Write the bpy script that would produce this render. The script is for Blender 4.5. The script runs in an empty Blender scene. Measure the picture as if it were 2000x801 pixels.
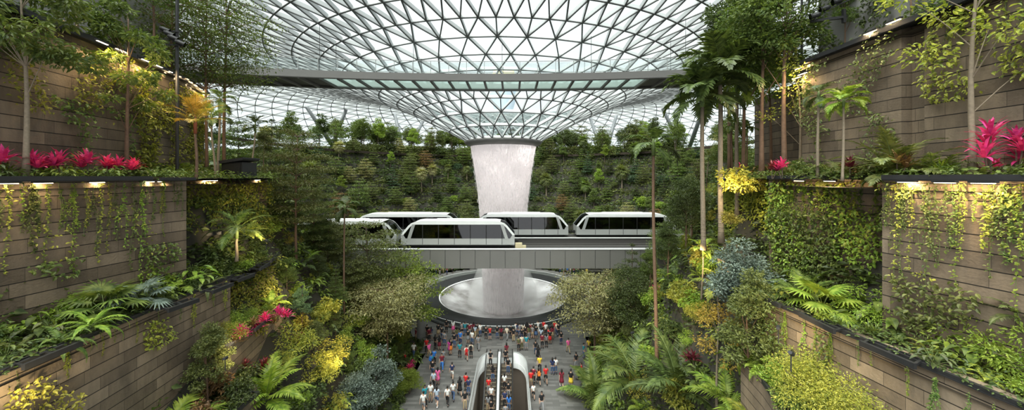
import bpy, math, random
import numpy as np
from mathutils import Vector, Matrix

PI = math.pi
RG = random.Random(11)
NR = np.random.default_rng(11)
FPX = 700.0
EYE = 20.0
VX, VY = -1.46, 60.0            # axis of the waterfall

scene = bpy.context.scene
COL = scene.collection


def P(px, py, D):
    """world point seen at pixel px, py of the photograph, D metres in front of the eye"""
    return Vector(((px - 1000.0) / FPX * D, D, EYE - (py - 345.0) / FPX * D))


def XA(px, D):
    return (px - 1000.0) / FPX * D


# ------------------------------------------------------------------ materials
def new_mat(name):
    m = bpy.data.materials.new(name)
    m.use_nodes = True
    nt = m.node_tree
    nt.nodes.clear()
    return m, nt, nt.nodes, nt.links


def simple(name, col, rough=0.6, metal=0.0, spec=0.4, noise=0.0, nscale=6.0, emit=None, estr=1.0):
    m, nt, N, L = new_mat(name)
    out = N.new('ShaderNodeOutputMaterial')
    b = N.new('ShaderNodeBsdfPrincipled')
    b.inputs['Base Color'].default_value = (*col, 1)
    b.inputs['Roughness'].default_value = rough
    b.inputs['Metallic'].default_value = metal
    b.inputs['Specular IOR Level'].default_value = spec
    if noise > 0:
        tc = N.new('ShaderNodeTexCoord')
        nz = N.new('ShaderNodeTexNoise')
        nz.inputs['Scale'].default_value = nscale
        nz.inputs['Detail'].default_value = 4
        L.new(tc.outputs['Object'], nz.inputs['Vector'])
        mx = N.new('ShaderNodeMixRGB')
        mx.inputs[1].default_value = (*[c * (1 - noise) for c in col], 1)
        mx.inputs[2].default_value = (*[min(1, c * (1 + noise)) for c in col], 1)
        L.new(nz.outputs['Fac'], mx.inputs[0])
        L.new(mx.outputs[0], b.inputs['Base Color'])
    if emit:
        b.inputs['Emission Color'].default_value = (*emit, 1)
        b.inputs['Emission Strength'].default_value = estr
    L.new(b.outputs[0], out.inputs[0])
    return m


def leaf_mat(name, c1, c2, trans=0.3, scale=5.0, rough=0.45, vary=0.25):
    m, nt, N, L = new_mat(name)
    out = N.new('ShaderNodeOutputMaterial')
    tc = N.new('ShaderNodeTexCoord')
    nz = N.new('ShaderNodeTexNoise')
    nz.inputs['Scale'].default_value = scale
    nz.inputs['Detail'].default_value = 3
    L.new(tc.outputs['Object'], nz.inputs['Vector'])
    ramp = N.new('ShaderNodeValToRGB')
    ramp.color_ramp.elements[0].position = 0.36
    ramp.color_ramp.elements[0].color = (*c1, 1)
    ramp.color_ramp.elements[1].position = 0.64
    ramp.color_ramp.elements[1].color = (*c2, 1)
    L.new(nz.outputs['Fac'], ramp.inputs[0])
    oi = N.new('ShaderNodeObjectInfo')
    hsv = N.new('ShaderNodeHueSaturation')
    mr = N.new('ShaderNodeMapRange')
    mr.inputs[3].default_value = 1 - vary
    mr.inputs[4].default_value = 1 + vary
    L.new(oi.outputs['Random'], mr.inputs[0])
    L.new(mr.outputs[0], hsv.inputs['Value'])
    mr2 = N.new('ShaderNodeMapRange')
    mr2.inputs[3].default_value = 0.488
    mr2.inputs[4].default_value = 0.512
    L.new(oi.outputs['Random'], mr2.inputs[0])
    L.new(mr2.outputs[0], hsv.inputs['Hue'])
    L.new(ramp.outputs[0], hsv.inputs['Color'])
    b = N.new('ShaderNodeBsdfPrincipled')
    b.inputs['Roughness'].default_value = rough
    b.inputs['Specular IOR Level'].default_value = 0.35
    L.new(hsv.outputs[0], b.inputs['Base Color'])
    t = N.new('ShaderNodeBsdfTranslucent')
    tcol = N.new('ShaderNodeMixRGB')
    tcol.blend_type = 'MULTIPLY'
    tcol.inputs[0].default_value = 1
    tcol.inputs[2].default_value = (1.25, 1.25, 0.6, 1)
    L.new(hsv.outputs[0], tcol.inputs[1])
    L.new(tcol.outputs[0], t.inputs['Color'])
    mix = N.new('ShaderNodeMixShader')
    mix.inputs[0].default_value = trans
    L.new(b.outputs[0], mix.inputs[1])
    L.new(t.outputs[0], mix.inputs[2])
    L.new(mix.outputs[0], out.inputs[0])
    return m


def stone_mat(name, dark, light, mortar, bw=1.15, bh=0.45, warm=0.0):
    m, nt, N, L = new_mat(name)
    out = N.new('ShaderNodeOutputMaterial')
    b = N.new('ShaderNodeBsdfPrincipled')
    b.inputs['Roughness'].default_value = 0.75
    b.inputs['Specular IOR Level'].default_value = 0.25
    uv = N.new('ShaderNodeUVMap')
    br = N.new('ShaderNodeTexBrick')
    br.inputs['Scale'].default_value = 1.0
    br.inputs['Brick Width'].default_value = bw
    br.inputs['Row Height'].default_value = bh
    br.inputs['Mortar Size'].default_value = 0.006
    br.inputs['Mortar Smooth'].default_value = 0.3
    br.inputs['Bias'].default_value = -0.1
    br.offset = 0.37
    br.offset_frequency = 2
    br.squash = 0.72
    br.squash_frequency = 3
    br.inputs['Color1'].default_value = (*dark, 1)
    br.inputs['Color2'].default_value = (*light, 1)
    br.inputs['Mortar'].default_value = (*mortar, 1)
    L.new(uv.outputs[0], br.inputs['Vector'])
    nz = N.new('ShaderNodeTexNoise')
    nz.inputs['Scale'].default_value = 0.9
    nz.inputs['Detail'].default_value = 6
    nz.inputs['Roughness'].default_value = 0.65
    mp = N.new('ShaderNodeMapping')
    mp.inputs['Scale'].default_value = (1.6, 0.5, 1)
    L.new(uv.outputs[0], mp.inputs[0])
    L.new(mp.outputs[0], nz.inputs['Vector'])
    rp = N.new('ShaderNodeValToRGB')
    rp.color_ramp.elements[0].position = 0.3
    rp.color_ramp.elements[0].color = (0.62, 0.60, 0.58, 1)
    rp.color_ramp.elements[1].position = 0.72
    rp.color_ramp.elements[1].color = (1.25, 1.18, 1.08, 1)
    L.new(nz.outputs['Fac'], rp.inputs[0])
    mx = N.new('ShaderNodeMixRGB')
    mx.blend_type = 'MULTIPLY'
    mx.inputs[0].default_value = 1
    L.new(br.outputs['Color'], mx.inputs[1])
    L.new(rp.outputs[0], mx.inputs[2])
    # open horizontal joints between the courses
    sx = N.new('ShaderNodeSeparateXYZ')
    L.new(uv.outputs[0], sx.inputs[0])
    dv = N.new('ShaderNodeMath')
    dv.operation = 'DIVIDE'
    L.new(sx.outputs['Y'], dv.inputs[0])
    dv.inputs[1].default_value = bh
    fr = N.new('ShaderNodeMath')
    fr.operation = 'FRACT'
    L.new(dv.outputs[0], fr.inputs[0])
    pg = N.new('ShaderNodeMath')
    pg.operation = 'PINGPONG'
    L.new(fr.outputs[0], pg.inputs[0])
    pg.inputs[1].default_value = .5
    jm = N.new('ShaderNodeMapRange')
    jm.inputs[1].default_value = .022
    jm.inputs[2].default_value = .042
    jm.inputs[3].default_value = 0
    jm.inputs[4].default_value = 1
    L.new(pg.outputs[0], jm.inputs[0])
    jx = N.new('ShaderNodeMixRGB')
    jx.inputs[1].default_value = (.010, .009, .008, 1)
    L.new(jm.outputs[0], jx.inputs[0])
    L.new(mx.outputs[0], jx.inputs[2])
    L.new(jx.outputs[0], b.inputs['Base Color'])
    n2 = N.new('ShaderNodeTexNoise')
    n2.inputs['Scale'].default_value = 14
    n2.inputs['Detail'].default_value = 5
    L.new(uv.outputs[0], n2.inputs['Vector'])
    ad = N.new('ShaderNodeMath')
    ad.operation = 'MULTIPLY_ADD'
    L.new(br.outputs['Fac'], ad.inputs[0])
    ad.inputs[1].default_value = -1.5
    L.new(n2.outputs['Fac'], ad.inputs[2])
    bp = N.new('ShaderNodeBump')
    bp.inputs['Strength'].default_value = 0.5
    bp.inputs['Distance'].default_value = 0.03
    L.new(ad.outputs[0], bp.inputs['Height'])
    L.new(bp.outputs[0], b.inputs['Normal'])
    L.new(b.outputs[0], out.inputs[0])
    return m


def glass_mat(name, tint, gloss=0.07, rough=0.02, opac=0.0, ocol=(0.8, 0.9, 0.9)):
    m, nt, N, L = new_mat(name)
    out = N.new('ShaderNodeOutputMaterial')
    t = N.new('ShaderNodeBsdfTransparent')
    t.inputs[0].default_value = (*tint, 1)
    g = N.new('ShaderNodeBsdfGlossy')
    g.inputs['Roughness'].default_value = rough
    mix = N.new('ShaderNodeMixShader')
    mix.inputs[0].default_value = gloss
    L.new(t.outputs[0], mix.inputs[1])
    L.new(g.outputs[0], mix.inputs[2])
    last = mix
    if opac > 0:
        d = N.new('ShaderNodeBsdfDiffuse')
        d.inputs[0].default_value = (*ocol, 1)
        tr = N.new('ShaderNodeBsdfTranslucent')
        tr.inputs[0].default_value = (*ocol, 1)
        a = N.new('ShaderNodeMixShader')
        a.inputs[0].default_value = 0.5
        L.new(d.outputs[0], a.inputs[1])
        L.new(tr.outputs[0], a.inputs[2])
        m2 = N.new('ShaderNodeMixShader')
        m2.inputs[0].default_value = opac
        L.new(mix.outputs[0], m2.inputs[1])
        L.new(a.outputs[0], m2.inputs[2])
        last = m2
    L.new(last.outputs[0], out.inputs[0])
    return m


# ------------------------------------------------------------------ mesh building
class MB:
    """collects geometry (vertex blocks, faces, uv) and links it as ONE mesh"""

    def __init__(s):
        s.v = []
        s.n = 0
        s.f = []          # list of (array (k,m), mat)
        s.uv = False
        s.uvs = []

    def add(s, V, faces, mat=0, uv=None):
        V = np.asarray(V, dtype=np.float64).reshape(-1, 3)
        F = faces
        if isinstance(F, np.ndarray):
            s.f.append((F + s.n, mat))
        else:
            by = {}
            for q in F:
                by.setdefault(len(q), []).append(q)
            for k, l in by.items():
                s.f.append((np.array(l, dtype=np.int64) + s.n, mat))
        s.v.append(V)
        s.n += len(V)
        return s

    def box(s, c, h, mat=0, rz=0.0, M=None):
        x, y, z = h
        V = np.array([(-x, -y, -z), (x, -y, -z), (x, y, -z), (-x, y, -z), (-x, -y, z), (x, -y, z), (x, y, z), (-x, y, z)], float)
        if rz:
            ca, sa = math.cos(rz), math.sin(rz)
            V = np.stack([V[:, 0] * ca - V[:, 1] * sa, V[:, 0] * sa + V[:, 1] * ca, V[:, 2]], 1)
        if M is not None:
            V = V @ np.array(M).T
        V = V + np.array(c, float)
        s.add(V, [(0, 3, 2, 1), (4, 5, 6, 7), (0, 1, 5, 4), (1, 2, 6, 5), (2, 3, 7, 6), (3, 0, 4, 7)], mat)
        return s

    def beam(s, a, b, w, h, up=(0, 0, 1), mat=0, off=0.0):
        """rectangular bar from a to b, w wide, h deep along up, off shifts along up"""
        a = np.array(a, float)
        b = np.array(b, float)
        d = b - a
        L = np.linalg.norm(d)
        if L < 1e-6:
            return s
        d /= L
        u = np.array(up, float)
        sd = np.cross(d, u)
        nn = np.linalg.norm(sd)
        if nn < 1e-6:
            u = np.array((1, 0, 0.))
            sd = np.cross(d, u)
            nn = np.linalg.norm(sd)
        sd /= nn
        u = np.cross(sd, d)
        V = []
        for p in (a, b):
            for (i, j) in ((-.5, -.5), (.5, -.5), (.5, .5), (-.5, .5)):
                V.append(p + sd * w * i + u * (h * j + off))
        s.add(V, [(0, 1, 2, 3), (7, 6, 5, 4), (0, 4, 5, 1), (1, 5, 6, 2), (2, 6, 7, 3), (3, 7, 4, 0)], mat)
        return s

    def tube(s, pts, rad, n=7, mat=0, cap=True):
        pts = [np.array(p, float) for p in pts]
        k = len(pts)
        if not hasattr(rad, '__len__'):
            rad = [rad] * k
        T = []
        for i in range(k):
            a = pts[max(0, i - 1)]
            b = pts[min(k - 1, i + 1)]
            t = b - a
            t = t / (np.linalg.norm(t) + 1e-9)
            T.append(t)
        ref = np.array((0, 0, 1.)) if abs(T[0][2]) < 0.9 else np.array((1., 0, 0))
        V = []
        e = np.cross(T[0], ref)
        e /= np.linalg.norm(e)
        for i in range(k):
            e = e - T[i] * np.dot(e, T[i])
            e /= (np.linalg.norm(e) + 1e-9)
            f = np.cross(T[i], e)
            for j in range(n):
                a = 2 * PI * j / n
                V.append(pts[i] + (e * math.cos(a) + f * math.sin(a)) * rad[i])
        F = []
        for i in range(k - 1):
            for j in range(n):
                j2 = (j + 1) % n
                F.append((i * n + j, i * n + j2, (i + 1) * n + j2, (i + 1) * n + j))
        s.add(V, F, mat)
        if cap:
            s.f.append((np.array([[s.n - k * n + j for j in range(n)][::-1]]), mat))
            s.f.append((np.array([[s.n - n + j for j in range(n)]]), mat))
        return s

    def lathe(s, prof, n=48, c=(0, 0, 0), mat=0, a0=0.0, a1=2 * PI, close=False):
        full = abs(a1 - a0 - 2 * PI) < 1e-6
        cols = n if full else n + 1
        V = []
        for i in range(cols):
            a = a0 + (a1 - a0) * i / n
            for (r, z) in prof:
                V.append((c[0] + r * math.cos(a), c[1] + r * math.sin(a), c[2] + z))
        k = len(prof)
        F = []
        for i in range(n):
            i2 = (i + 1) % cols
            for j in range(k - 1):
                F.append((i * k + j, i2 * k + j, i2 * k + j + 1, i * k + j + 1))
            if close:
                F.append((i * k + k - 1, i2 * k + k - 1, i2 * k, i * k))
        s.add(V, F, mat)
        return s

    def prism(s, poly, a, b, axis='y', mat=0):
        """poly: list of 2-D points; extruded between a and b along axis"""
        k = len(poly)
        V = []
        for t in (a, b):
            for (p, q) in poly:
                V.append((p, t, q) if axis == 'y' else ((t, p, q) if axis == 'x' else (p, q, t)))
        F = [tuple(range(k)), tuple(range(2 * k - 1, k - 1, -1))]
        for i in range(k):
            j = (i + 1) % k
            F.append((i, i + k, j + k, j))
        s.add(V, F, mat)
        return s

    def mesh(s, name, mats, smooth=False):
        me = bpy.data.meshes.new(name)
        V = np.concatenate(s.v) if s.v else np.zeros((0, 3))
        loops, starts, tot, mi = [], [], [], []
        pos = 0
        for F, m in s.f:
            k = F.shape[1]
            loops.append(F.reshape(-1))
            starts.append(pos + np.arange(len(F)) * k)
            tot.append(np.full(len(F), k))
            mi.append(np.full(len(F), m))
            pos += F.size
        loops = np.concatenate(loops).astype(np.int32)
        starts = np.concatenate(starts).astype(np.int32)
        mi = np.concatenate(mi).astype(np.int32)
        me.vertices.add(len(V))
        me.vertices.foreach_set('co', V.astype(np.float32).reshape(-1))
        me.loops.add(len(loops))
        me.loops.foreach_set('vertex_index', loops)
        me.polygons.add(len(starts))
        me.polygons.foreach_set('loop_start', starts)
        me.polygons.foreach_set('material_index', mi)
        me.polygons.foreach_set('use_smooth', np.full(len(starts), bool(smooth)))
        me.update(calc_edges=True)
        if not isinstance(mats, (list, tuple)):
            mats = [mats]
        for m in mats:
            me.materials.append(m)
        return me


ALL = []


def link(name, mesh, parent=None):
    o = bpy.data.objects.new(name, mesh)
    COL.objects.link(o)
    if parent is not None:
        o.parent = parent
    return o


def obj(name, mb, mats, parent=None, smooth=False):
    return link(name, mb.mesh(name, mats, smooth), parent)


def tag(o, label, cat, group=None, kind=None):
    o['label'] = label
    o['category'] = cat
    if group:
        o['group'] = group
    if kind:
        o['kind'] = kind
    ALL.append(o)
    return o


def thing(name, label, cat, loc=(0, 0, 0), rz=0.0, sc=1.0, group=None):
    o = bpy.data.objects.new(name, None)
    o.empty_display_size = 0.2
    COL.objects.link(o)
    o.location = loc
    o.rotation_euler = (0, 0, rz)
    o.scale = (sc, sc, sc) if not hasattr(sc, '__len__') else sc
    return tag(o, label, cat, group)


def struct(name, mb, mats, label=None, cat=None, smooth=False):
    o = obj(name, mb, mats, None, smooth)
    o['kind'] = 'structure'
    if label:
        o['label'] = label
    if cat:
        o['category'] = cat
    return o


def set_mat(o, idx, m):
    o.material_slots[idx].link = 'OBJECT'
    o.material_slots[idx].material = m


# ------------------------------------------------------------------ leaf batches
def leafbatch(T, faces, pos, fwd, nor, sx, sy):
    """T (k,3) template: x across, y along, z normal.  returns V, F"""
    n = len(pos)
    fwd = fwd / (np.linalg.norm(fwd, axis=1, keepdims=True) + 1e-9)
    side = np.cross(fwd, nor)
    side /= (np.linalg.norm(side, axis=1, keepdims=True) + 1e-9)
    up = np.cross(side, fwd)
    T = np.asarray(T)
    sx = np.broadcast_to(sx, (n,))
    sy = np.broadcast_to(sy, (n,))
    V = (pos[:, None, :] + side[:, None, :] * (T[None, :, 0, None] * sx[:, None, None])
         + fwd[:, None, :] * (T[None, :, 1, None] * sy[:, None, None])
         + up[:, None, :] * (T[None, :, 2, None] * sy[:, None, None]))
    F = np.asarray(faces)[None] + (np.arange(n) * len(T))[:, None, None]
    return V.reshape(-1, 3), F.reshape(-1, len(faces[0]))


# small leaf: 4 verts, folded; bigger leaf: 7 verts
L4 = ([(0, 0, 0), (.5, .45, .10), (0, 1, -.08), (-.5, .45, .10)], [(0, 1, 2), (0, 2, 3)])
L7 = ([(0, 0, 0), (.42, .28, .10), (.40, .62, .06), (0, 1, -.22), (-.40, .62, .06), (-.42, .28, .10), (0, .45, -.03)],
      [(0, 1, 6), (1, 2, 6), (2, 3, 6), (3, 4, 6), (4, 5, 6), (5, 0, 6)])
LL = ([(-.5, 0, 0), (.5, 0, 0), (-.5, .5, .04), (.5, .5, .04), (-.07, 1, -.14), (.07, 1, -.14)],
      [(0, 1, 3, 2), (2, 3, 5, 4)])


def rnd_dirs(n, zmin=-1.0, zmax=1.0):
    z = NR.uniform(zmin, zmax, n)
    a = NR.uniform(0, 2 * PI, n)
    r = np.sqrt(np.maximum(0, 1 - z * z))
    return np.stack([r * np.cos(a), r * np.sin(a), z], 1)


def cluster(mb, C, rad, n, size, kind=L4, flat=0.5, aspect=0.45, up=0.6, mat=0, out=0.6):
    """n leaves in an ellipsoid round C; flat squashes it; up = how horizontal the leaves lie"""
    C = np.array(C, float)
    d = rnd_dirs(n)
    rr = rad * NR.uniform(0.15, 1, n)[:, None] ** 0.6
    off = d * rr * np.array([1, 1, flat])
    pos = C + off
    fwd = d * np.array([1, 1, 0.5]) * out + rnd_dirs(n) * (1 - out) + np.array([0, 0, -.12])
    nor = np.array([0, 0, 1.]) * up + rnd_dirs(n) * (1 - up)
    sz = size * NR.uniform(0.6, 1.25, n)
    V, F = leafbatch(kind[0], kind[1], pos, fwd, nor, sz * aspect, sz)
    mb.add(V, F, mat)


def frond(mb, base, az, elev, L, droop, nl=18, ll=0.45, lw=0.045, mat=0, stemmat=1, vdrop=0.35, tipw=0.35, start=0.18, curl=0.0, sr=0.014, fold=0.35, bend=1.35):
    """pinnate frond: arching rachis with paired leaflets"""
    m = 9
    pts = []
    p = np.array(base, float)
    e = elev
    ds = L / (m - 1)
    a = az
    for i in range(m):
        pts.append(p.copy())
        p = p + np.array([math.cos(a) * math.cos(e), math.sin(a) * math.cos(e), math.sin(e)]) * ds
        e -= droop / (m - 1) * (0.5 + i / (m - 1) * bend)
        a += curl / m
    mb.tube(pts, [sr * (1 - 0.8 * i / (m - 1)) for i in range(m)], 4, stemmat, cap=False)
    A = np.array(pts)
    t = np.linspace(start, 0.99, nl)
    idx = t * (m - 1)
    i0 = np.clip(idx.astype(int), 0, m - 2)
    fr = (idx - i0)[:, None]
    pos = A[i0] * (1 - fr) + A[i0 + 1] * fr
    tan = A[i0 + 1] - A[i0]
    tan /= np.linalg.norm(tan, axis=1, keepdims=True)
    side = np.cross(tan, np.array([0, 0, 1.]))
    side /= (np.linalg.norm(side, axis=1, keepdims=True) + 1e-9)
    upv = np.cross(side, tan)
    prof = np.sin(np.clip((t - start) / (1 - start), 0, 1) ** 0.75 * PI * 0.88 + 0.3)
    prof = np.clip(prof, tipw * .6, 1)
    for sgn in (-1, 1):
        j = NR.uniform(-.08, .08, (nl, 3))
        fwd = side * sgn * (1 - 0.45 * t[:, None]) + tan * (0.45 + 0.5 * t[:, None]) + upv * fold - np.array([0, 0, vdrop]) + j
        nor = upv - side * sgn * 0.3 + j
        V, F = leafbatch(LL[0], LL[1], pos, fwd, nor, lw * (0.7 + 0.3 * prof), ll * prof * NR.uniform(.88, 1.08, nl))
        mb.add(V, F, mat)


def fan_leaf(mb, base, az, elev, stalk, R, n=22, spread=2.5, mat=0, stemmat=1, droop=0.25, w=0.07):
    b = np.array(base, float)
    d = np.array([math.cos(az) * math.cos(elev), math.sin(az) * math.cos(elev), math.sin(elev)])
    c = b + d * stalk
    mb.tube([b, (b + c) / 2 + np.array([0, 0, .04 * stalk]), c], [.014, .011, .008], 4, stemmat, cap=False)
    side = np.cross(d, (0, 0, 1.))
    side /= np.linalg.norm(side) + 1e-9
    upv = np.cross(side, d)
    # blade plane tipped outward
    ax = d * math.cos(.5) - upv * math.sin(.5)
    nrm = np.cross(side, ax)
    ang = np.linspace(-spread / 1.0, spread / 1.0, n) * 0.62 * 1.6 / 1.0
    fwd = np.array([ax * math.cos(t) + side * math.sin(t) for t in ang]) - np.array([0, 0, droop]) * 0.6
    pos = np.repeat(c[None], n, 0)
    ln = R * (0.72 + 0.28 * np.cos(ang * .8)) * NR.uniform(.93, 1.05, n)
    nor = np.repeat(nrm[None], n, 0) + NR.uniform(-.1, .1, (n, 3))
    T = [(-.08, 0, 0), (.08, 0, 0), (-.5, .55, 0), (.5, .55, 0), (-.06, 1, -.15), (.06, 1, -.15)]
    V, F = leafbatch(T, LL[1], pos, fwd, nor, w, ln)
    mb.add(V, F, mat)
# ------------------------------------------------------------------ plant materials
LM = {
    'deep': leaf_mat('leaf_deep_green', (.028, .045, .012), (.095, .13, .035), .25),
    'mid': leaf_mat('leaf_mid_green', (.05, .09, .018), (.17, .22, .05), .3),
    'fresh': leaf_mat('leaf_fresh_green', (.11, .19, .02), (.30, .38, .06), .35),
    'olive': leaf_mat('leaf_olive', (.055, .075, .02), (.17, .19, .055), .3),
    'pale': leaf_mat('leaf_pale_sage', (.15, .15, .06), (.36, .34, .15), .3),
    'grey': leaf_mat('leaf_grey_green', (.05, .075, .06), (.20, .25, .21), .2),
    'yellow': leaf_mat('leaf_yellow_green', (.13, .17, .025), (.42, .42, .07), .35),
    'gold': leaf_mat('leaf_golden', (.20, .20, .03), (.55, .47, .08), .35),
    'rust': leaf_mat('leaf_rust', (.10, .06, .025), (.26, .15, .06), .3),
    'orange': leaf_mat('leaf_orange', (.20, .13, .02), (.46, .30, .06), .3),
    'pink': leaf_mat('leaf_magenta', (.45, .02, .13), (.82, .07, .27), .3),
    'maroon': leaf_mat('leaf_maroon', (.06, .012, .015), (.22, .035, .05), .25),
    'bluegreen': leaf_mat('leaf_blue_green', (.03, .06, .03), (.09, .15, .075), .25),
}
BARK = simple('bark_grey_brown', (.12, .09, .065), .85, noise=.45, nscale=9)
BARKP = simple('bark_pale', (.20, .16, .115), .85, noise=.4, nscale=14)
BARKR = simple('bark_red_brown', (.14, .085, .055), .85, noise=.45, nscale=10)
STEMG = simple('stem_green', (.10, .14, .04), .6)
STEMR = simple('crownshaft_red', (.22, .06, .025), .55)
SOIL = simple('dark_soil', (.035, .026, .018), .95, noise=.5, nscale=3)

PROTO = {}      # kind -> list of (part, mesh)


def trunk_mb(h, r0, r1, wob=0.1, n=8, seg=9, lean=(0, 0)):
    mb = MB()
    pts, rad = [], []
    ph = RG.uniform(0, 6)
    for i in range(seg + 1):
        t = i / seg
        pts.append((math.sin(t * 4 + ph) * wob * t + lean[0] * t, math.cos(t * 3.1 + ph) * wob * t - math.cos(ph) * wob * t * .5 + lean[1] * t, h * t))
        rad.append((r0 * (1 - t) + r1 * t) * (1.35 if i == 0 else 1))
    mb.tube(pts, rad, n, 0)
    return mb, pts


def branch(mb, a, b, r0, r1, sag=0.15, n=5):
    a = np.array(a, float)
    b = np.array(b, float)
    L = np.linalg.norm(b - a)
    m1 = a * .65 + b * .35 + np.array([0, 0, sag * L * .8])
    m2 = a * .3 + b * .7 + np.array([0, 0, sag * L])
    mb.tube([a, m1, m2, b], [r0, r0 * .75 + r1 * .25, r0 * .4 + r1 * .6, r1], n, 0, cap=False)


def tree_layered(name, h, crown0, R, tiers, nleaf, size, r0=.13, aspect=.5, kind=L4, flatn=.16, bark=BARK, leaf='mid', shape='dome', sub=6):
    """tree with flat horizontal tiers of foliage"""
    mb, pts = trunk_mb(h * .97, r0, r0 * .3, .12)
    fo = MB()
    cl = []
    for k in range(tiers):
        t = k / max(1, tiers - 1)
        z = crown0 + (h - crown0) * t
        if shape == 'cone':
            rr = R * (1 - t * .88)
        elif shape == 'umbrella':
            rr = R * (.35 + .65 * math.sin((t * .75 + .25) * PI * .62))
        else:
            rr = R * math.sqrt(max(.1, 1 - (abs(t - .38) / .72) ** 2))
        nb = max(4, int(sub * (rr / R) + 2))
        a0 = RG.uniform(0, 6)
        tp = np.array(pts[min(9, int(9 * max(0.0, z - .3) / (h * .97)))])
        for j in range(nb):
            a = a0 + 2 * PI * j / nb + RG.uniform(-.3, .3)
            rj = rr * RG.uniform(.72, 1.08)
            end = np.array([tp[0] + math.cos(a) * rj, tp[1] + math.sin(a) * rj, z + RG.uniform(-.05, .12) * rr])
            st = np.array([tp[0], tp[1], max(.2, z - .18 * rr)])
            branch(mb, st, end, r0 * .26, r0 * .06)
            for u in (.38, .62, .85, 1.0):
                c = st * (1 - u) + end * u + np.array([0, 0, .10 * rj * math.sin(u * PI) + RG.uniform(-.04, .08) * rr])
                c[:2] += np.array([RG.uniform(-.14, .14), RG.uniform(-.14, .14)]) * rr
                cl.append((c, rr * (.20 + .12 * u) + .1))
        if rr < .5 * R:
            cl.append((np.array([tp[0], tp[1], z + .05]), rr * .5 + .15))
    W = sum(c[1] ** 2 for c in cl)
    for c, r in cl:
        cluster(fo, c, r, max(6, int(nleaf * r * r / W)), size, kind, flatn + .08, aspect, .75)
    PROTO[name] = [('trunk', mb.mesh(name + '_trunk', [bark], True)), ('foliage', fo.mesh(name + '_foliage', [LM[leaf]]))]


def tree_round(name, h, crown0, R, ncl, nleaf, size, r0=.12, aspect=.5, kind=L4, bark=BARK, leaf='mid', top=1.0, up=.35, airy=.30, hollow=.45, stems=1):
    mb = MB()
    fo = MB()
    H = h - crown0
    base = []
    for s in range(stems):
        a = 2 * PI * s / max(1, stems)
        off = 0.0 if stems == 1 else R * .22
        pts = []
        for i in range(8):
            t = i / 7
            pts.append((math.cos(a) * off * t + math.sin(t * 5 + s) * .08 * t, math.sin(a) * off * t + math.cos(t * 4 + s) * .08 * t, h * .86 * t))
        mb.tube(pts, [r0 * (1 - .8 * i / 7) * (1.3 if i == 0 else 1) for i in range(8)], 8, 0)
        base.append(pts)
    cl = []
    for k in range(ncl):
        d = rnd_dirs(1, -.75, 1)[0]
        q = RG.uniform(hollow, 1)
        zc = (d[2] * q * .5 + .5)
        wr = R * (1 - .35 * zc * (1 if top >= 1 else top))
        c = np.array([d[0] * q * wr, d[1] * q * wr, crown0 + H * zc])
        r = R * airy * RG.uniform(.75, 1.25)
        cl.append((c, r))
        if k % 2 == 0:
            pts = base[k // 2 % stems]
            i = min(7, max(2, int(7 * (c[2] - R * .45) / (h * .86))))
            branch(mb, pts[i], c, r0 * .2, r0 * .04, .05)
    W = sum(c[1] ** 2 for c in cl)
    for c, r in cl:
        cluster(fo, c, r, max(6, int(nleaf * r * r / W)), size, kind, .62, aspect, up)
    PROTO[name] = [('trunk', mb.mesh(name + '_trunk', [bark], True)), ('foliage', fo.mesh(name + '_foliage', [LM[leaf]]))]


def palm(name, h, r0, nf, L, leaf='mid', elev=(-.3, 1.25), droop=1.5, nl=20, ll=.5, lw=.05, shaft=None, bark=BARKP, lean=.15, vdrop=.45, rings=True, fold=.35, shaft_len=.8, start=.16):
    mb, pts = trunk_mb(h, r0, r0 * .7, .06, 9, 14, (lean, lean * .3))
    if rings:
        for i in range(int(h / .28)):
            t = (i + .5) / int(h / .28) * 9
            i0 = min(8, int(t))
            c = np.array(pts[i0]) * (1 - t + i0) + np.array(pts[i0 + 1]) * (t - i0) if i0 < 9 else pts[-1]
            rr = (r0 * (1 - t / 9) + r0 * .7 * t / 9) * 1.06
            mb.tube([c - np.array([0, 0, .02]), c + np.array([0, 0, .02])], [rr, rr], 8, 0)
    parts = [('trunk', mb.mesh(name + '_trunk', [bark], True))]
    top = np.array(pts[-1])
    sh = MB()
    sh.tube([top, top + np.array([0, 0, shaft_len * .5]), top + np.array([0, 0, shaft_len])], [r0 * .95, r0 * 1.05, r0 * .4], 9, 0)
    parts.append(('crown_shaft', sh.mesh(name + '_shaft', [shaft or STEMG], True)))
    tz = top + np.array([0, 0, shaft_len * .8])
    for k in range(nf):
        f = MB()
        q = k / max(1, nf - 1)
        el = elev[1] * (1 - q) + elev[0] * q
        az = k * 2.39996 + RG.uniform(-.15, .15)
        frond(f, tz - np.array([0, 0, q * .25]), az, el, L * RG.uniform(.88, 1.08) * (.85 + .15 * math.sin(q * PI)), droop * RG.uniform(.8, 1.15), nl, ll, lw, 0, 1, vdrop, fold=fold, start=start, curl=RG.uniform(-.3, .3))
        parts.append(('frond', f.mesh(name + '_frond', [LM[leaf], STEMG])))
    PROTO[name] = parts


def fan_palm(name, h, r0, nf, stalk, R, leaf='mid', n=20, lw=.09, elev=(-.5, 1.3), bark=BARKP):
    parts = []
    tz = np.array([0, 0, .1])
    if h > .3:
        mb, pts = trunk_mb(h, r0, r0 * .8, .05)
        parts.append(('trunk', mb.mesh(name + '_trunk', [bark], True)))
        tz = np.array(pts[-1])
    for k in range(nf):
        f = MB()
        q = k / max(1, nf - 1)
        fan_leaf(f, tz, k * 2.39996 + RG.uniform(-.2, .2), elev[1] * (1 - q) + elev[0] * q, stalk * RG.uniform(.8, 1.1), R * RG.uniform(.85, 1.1), n, w=lw)
        parts.append(('fan_leaf', f.mesh(name + '_fan', [LM[leaf], STEMG])))
    PROTO[name] = parts


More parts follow.
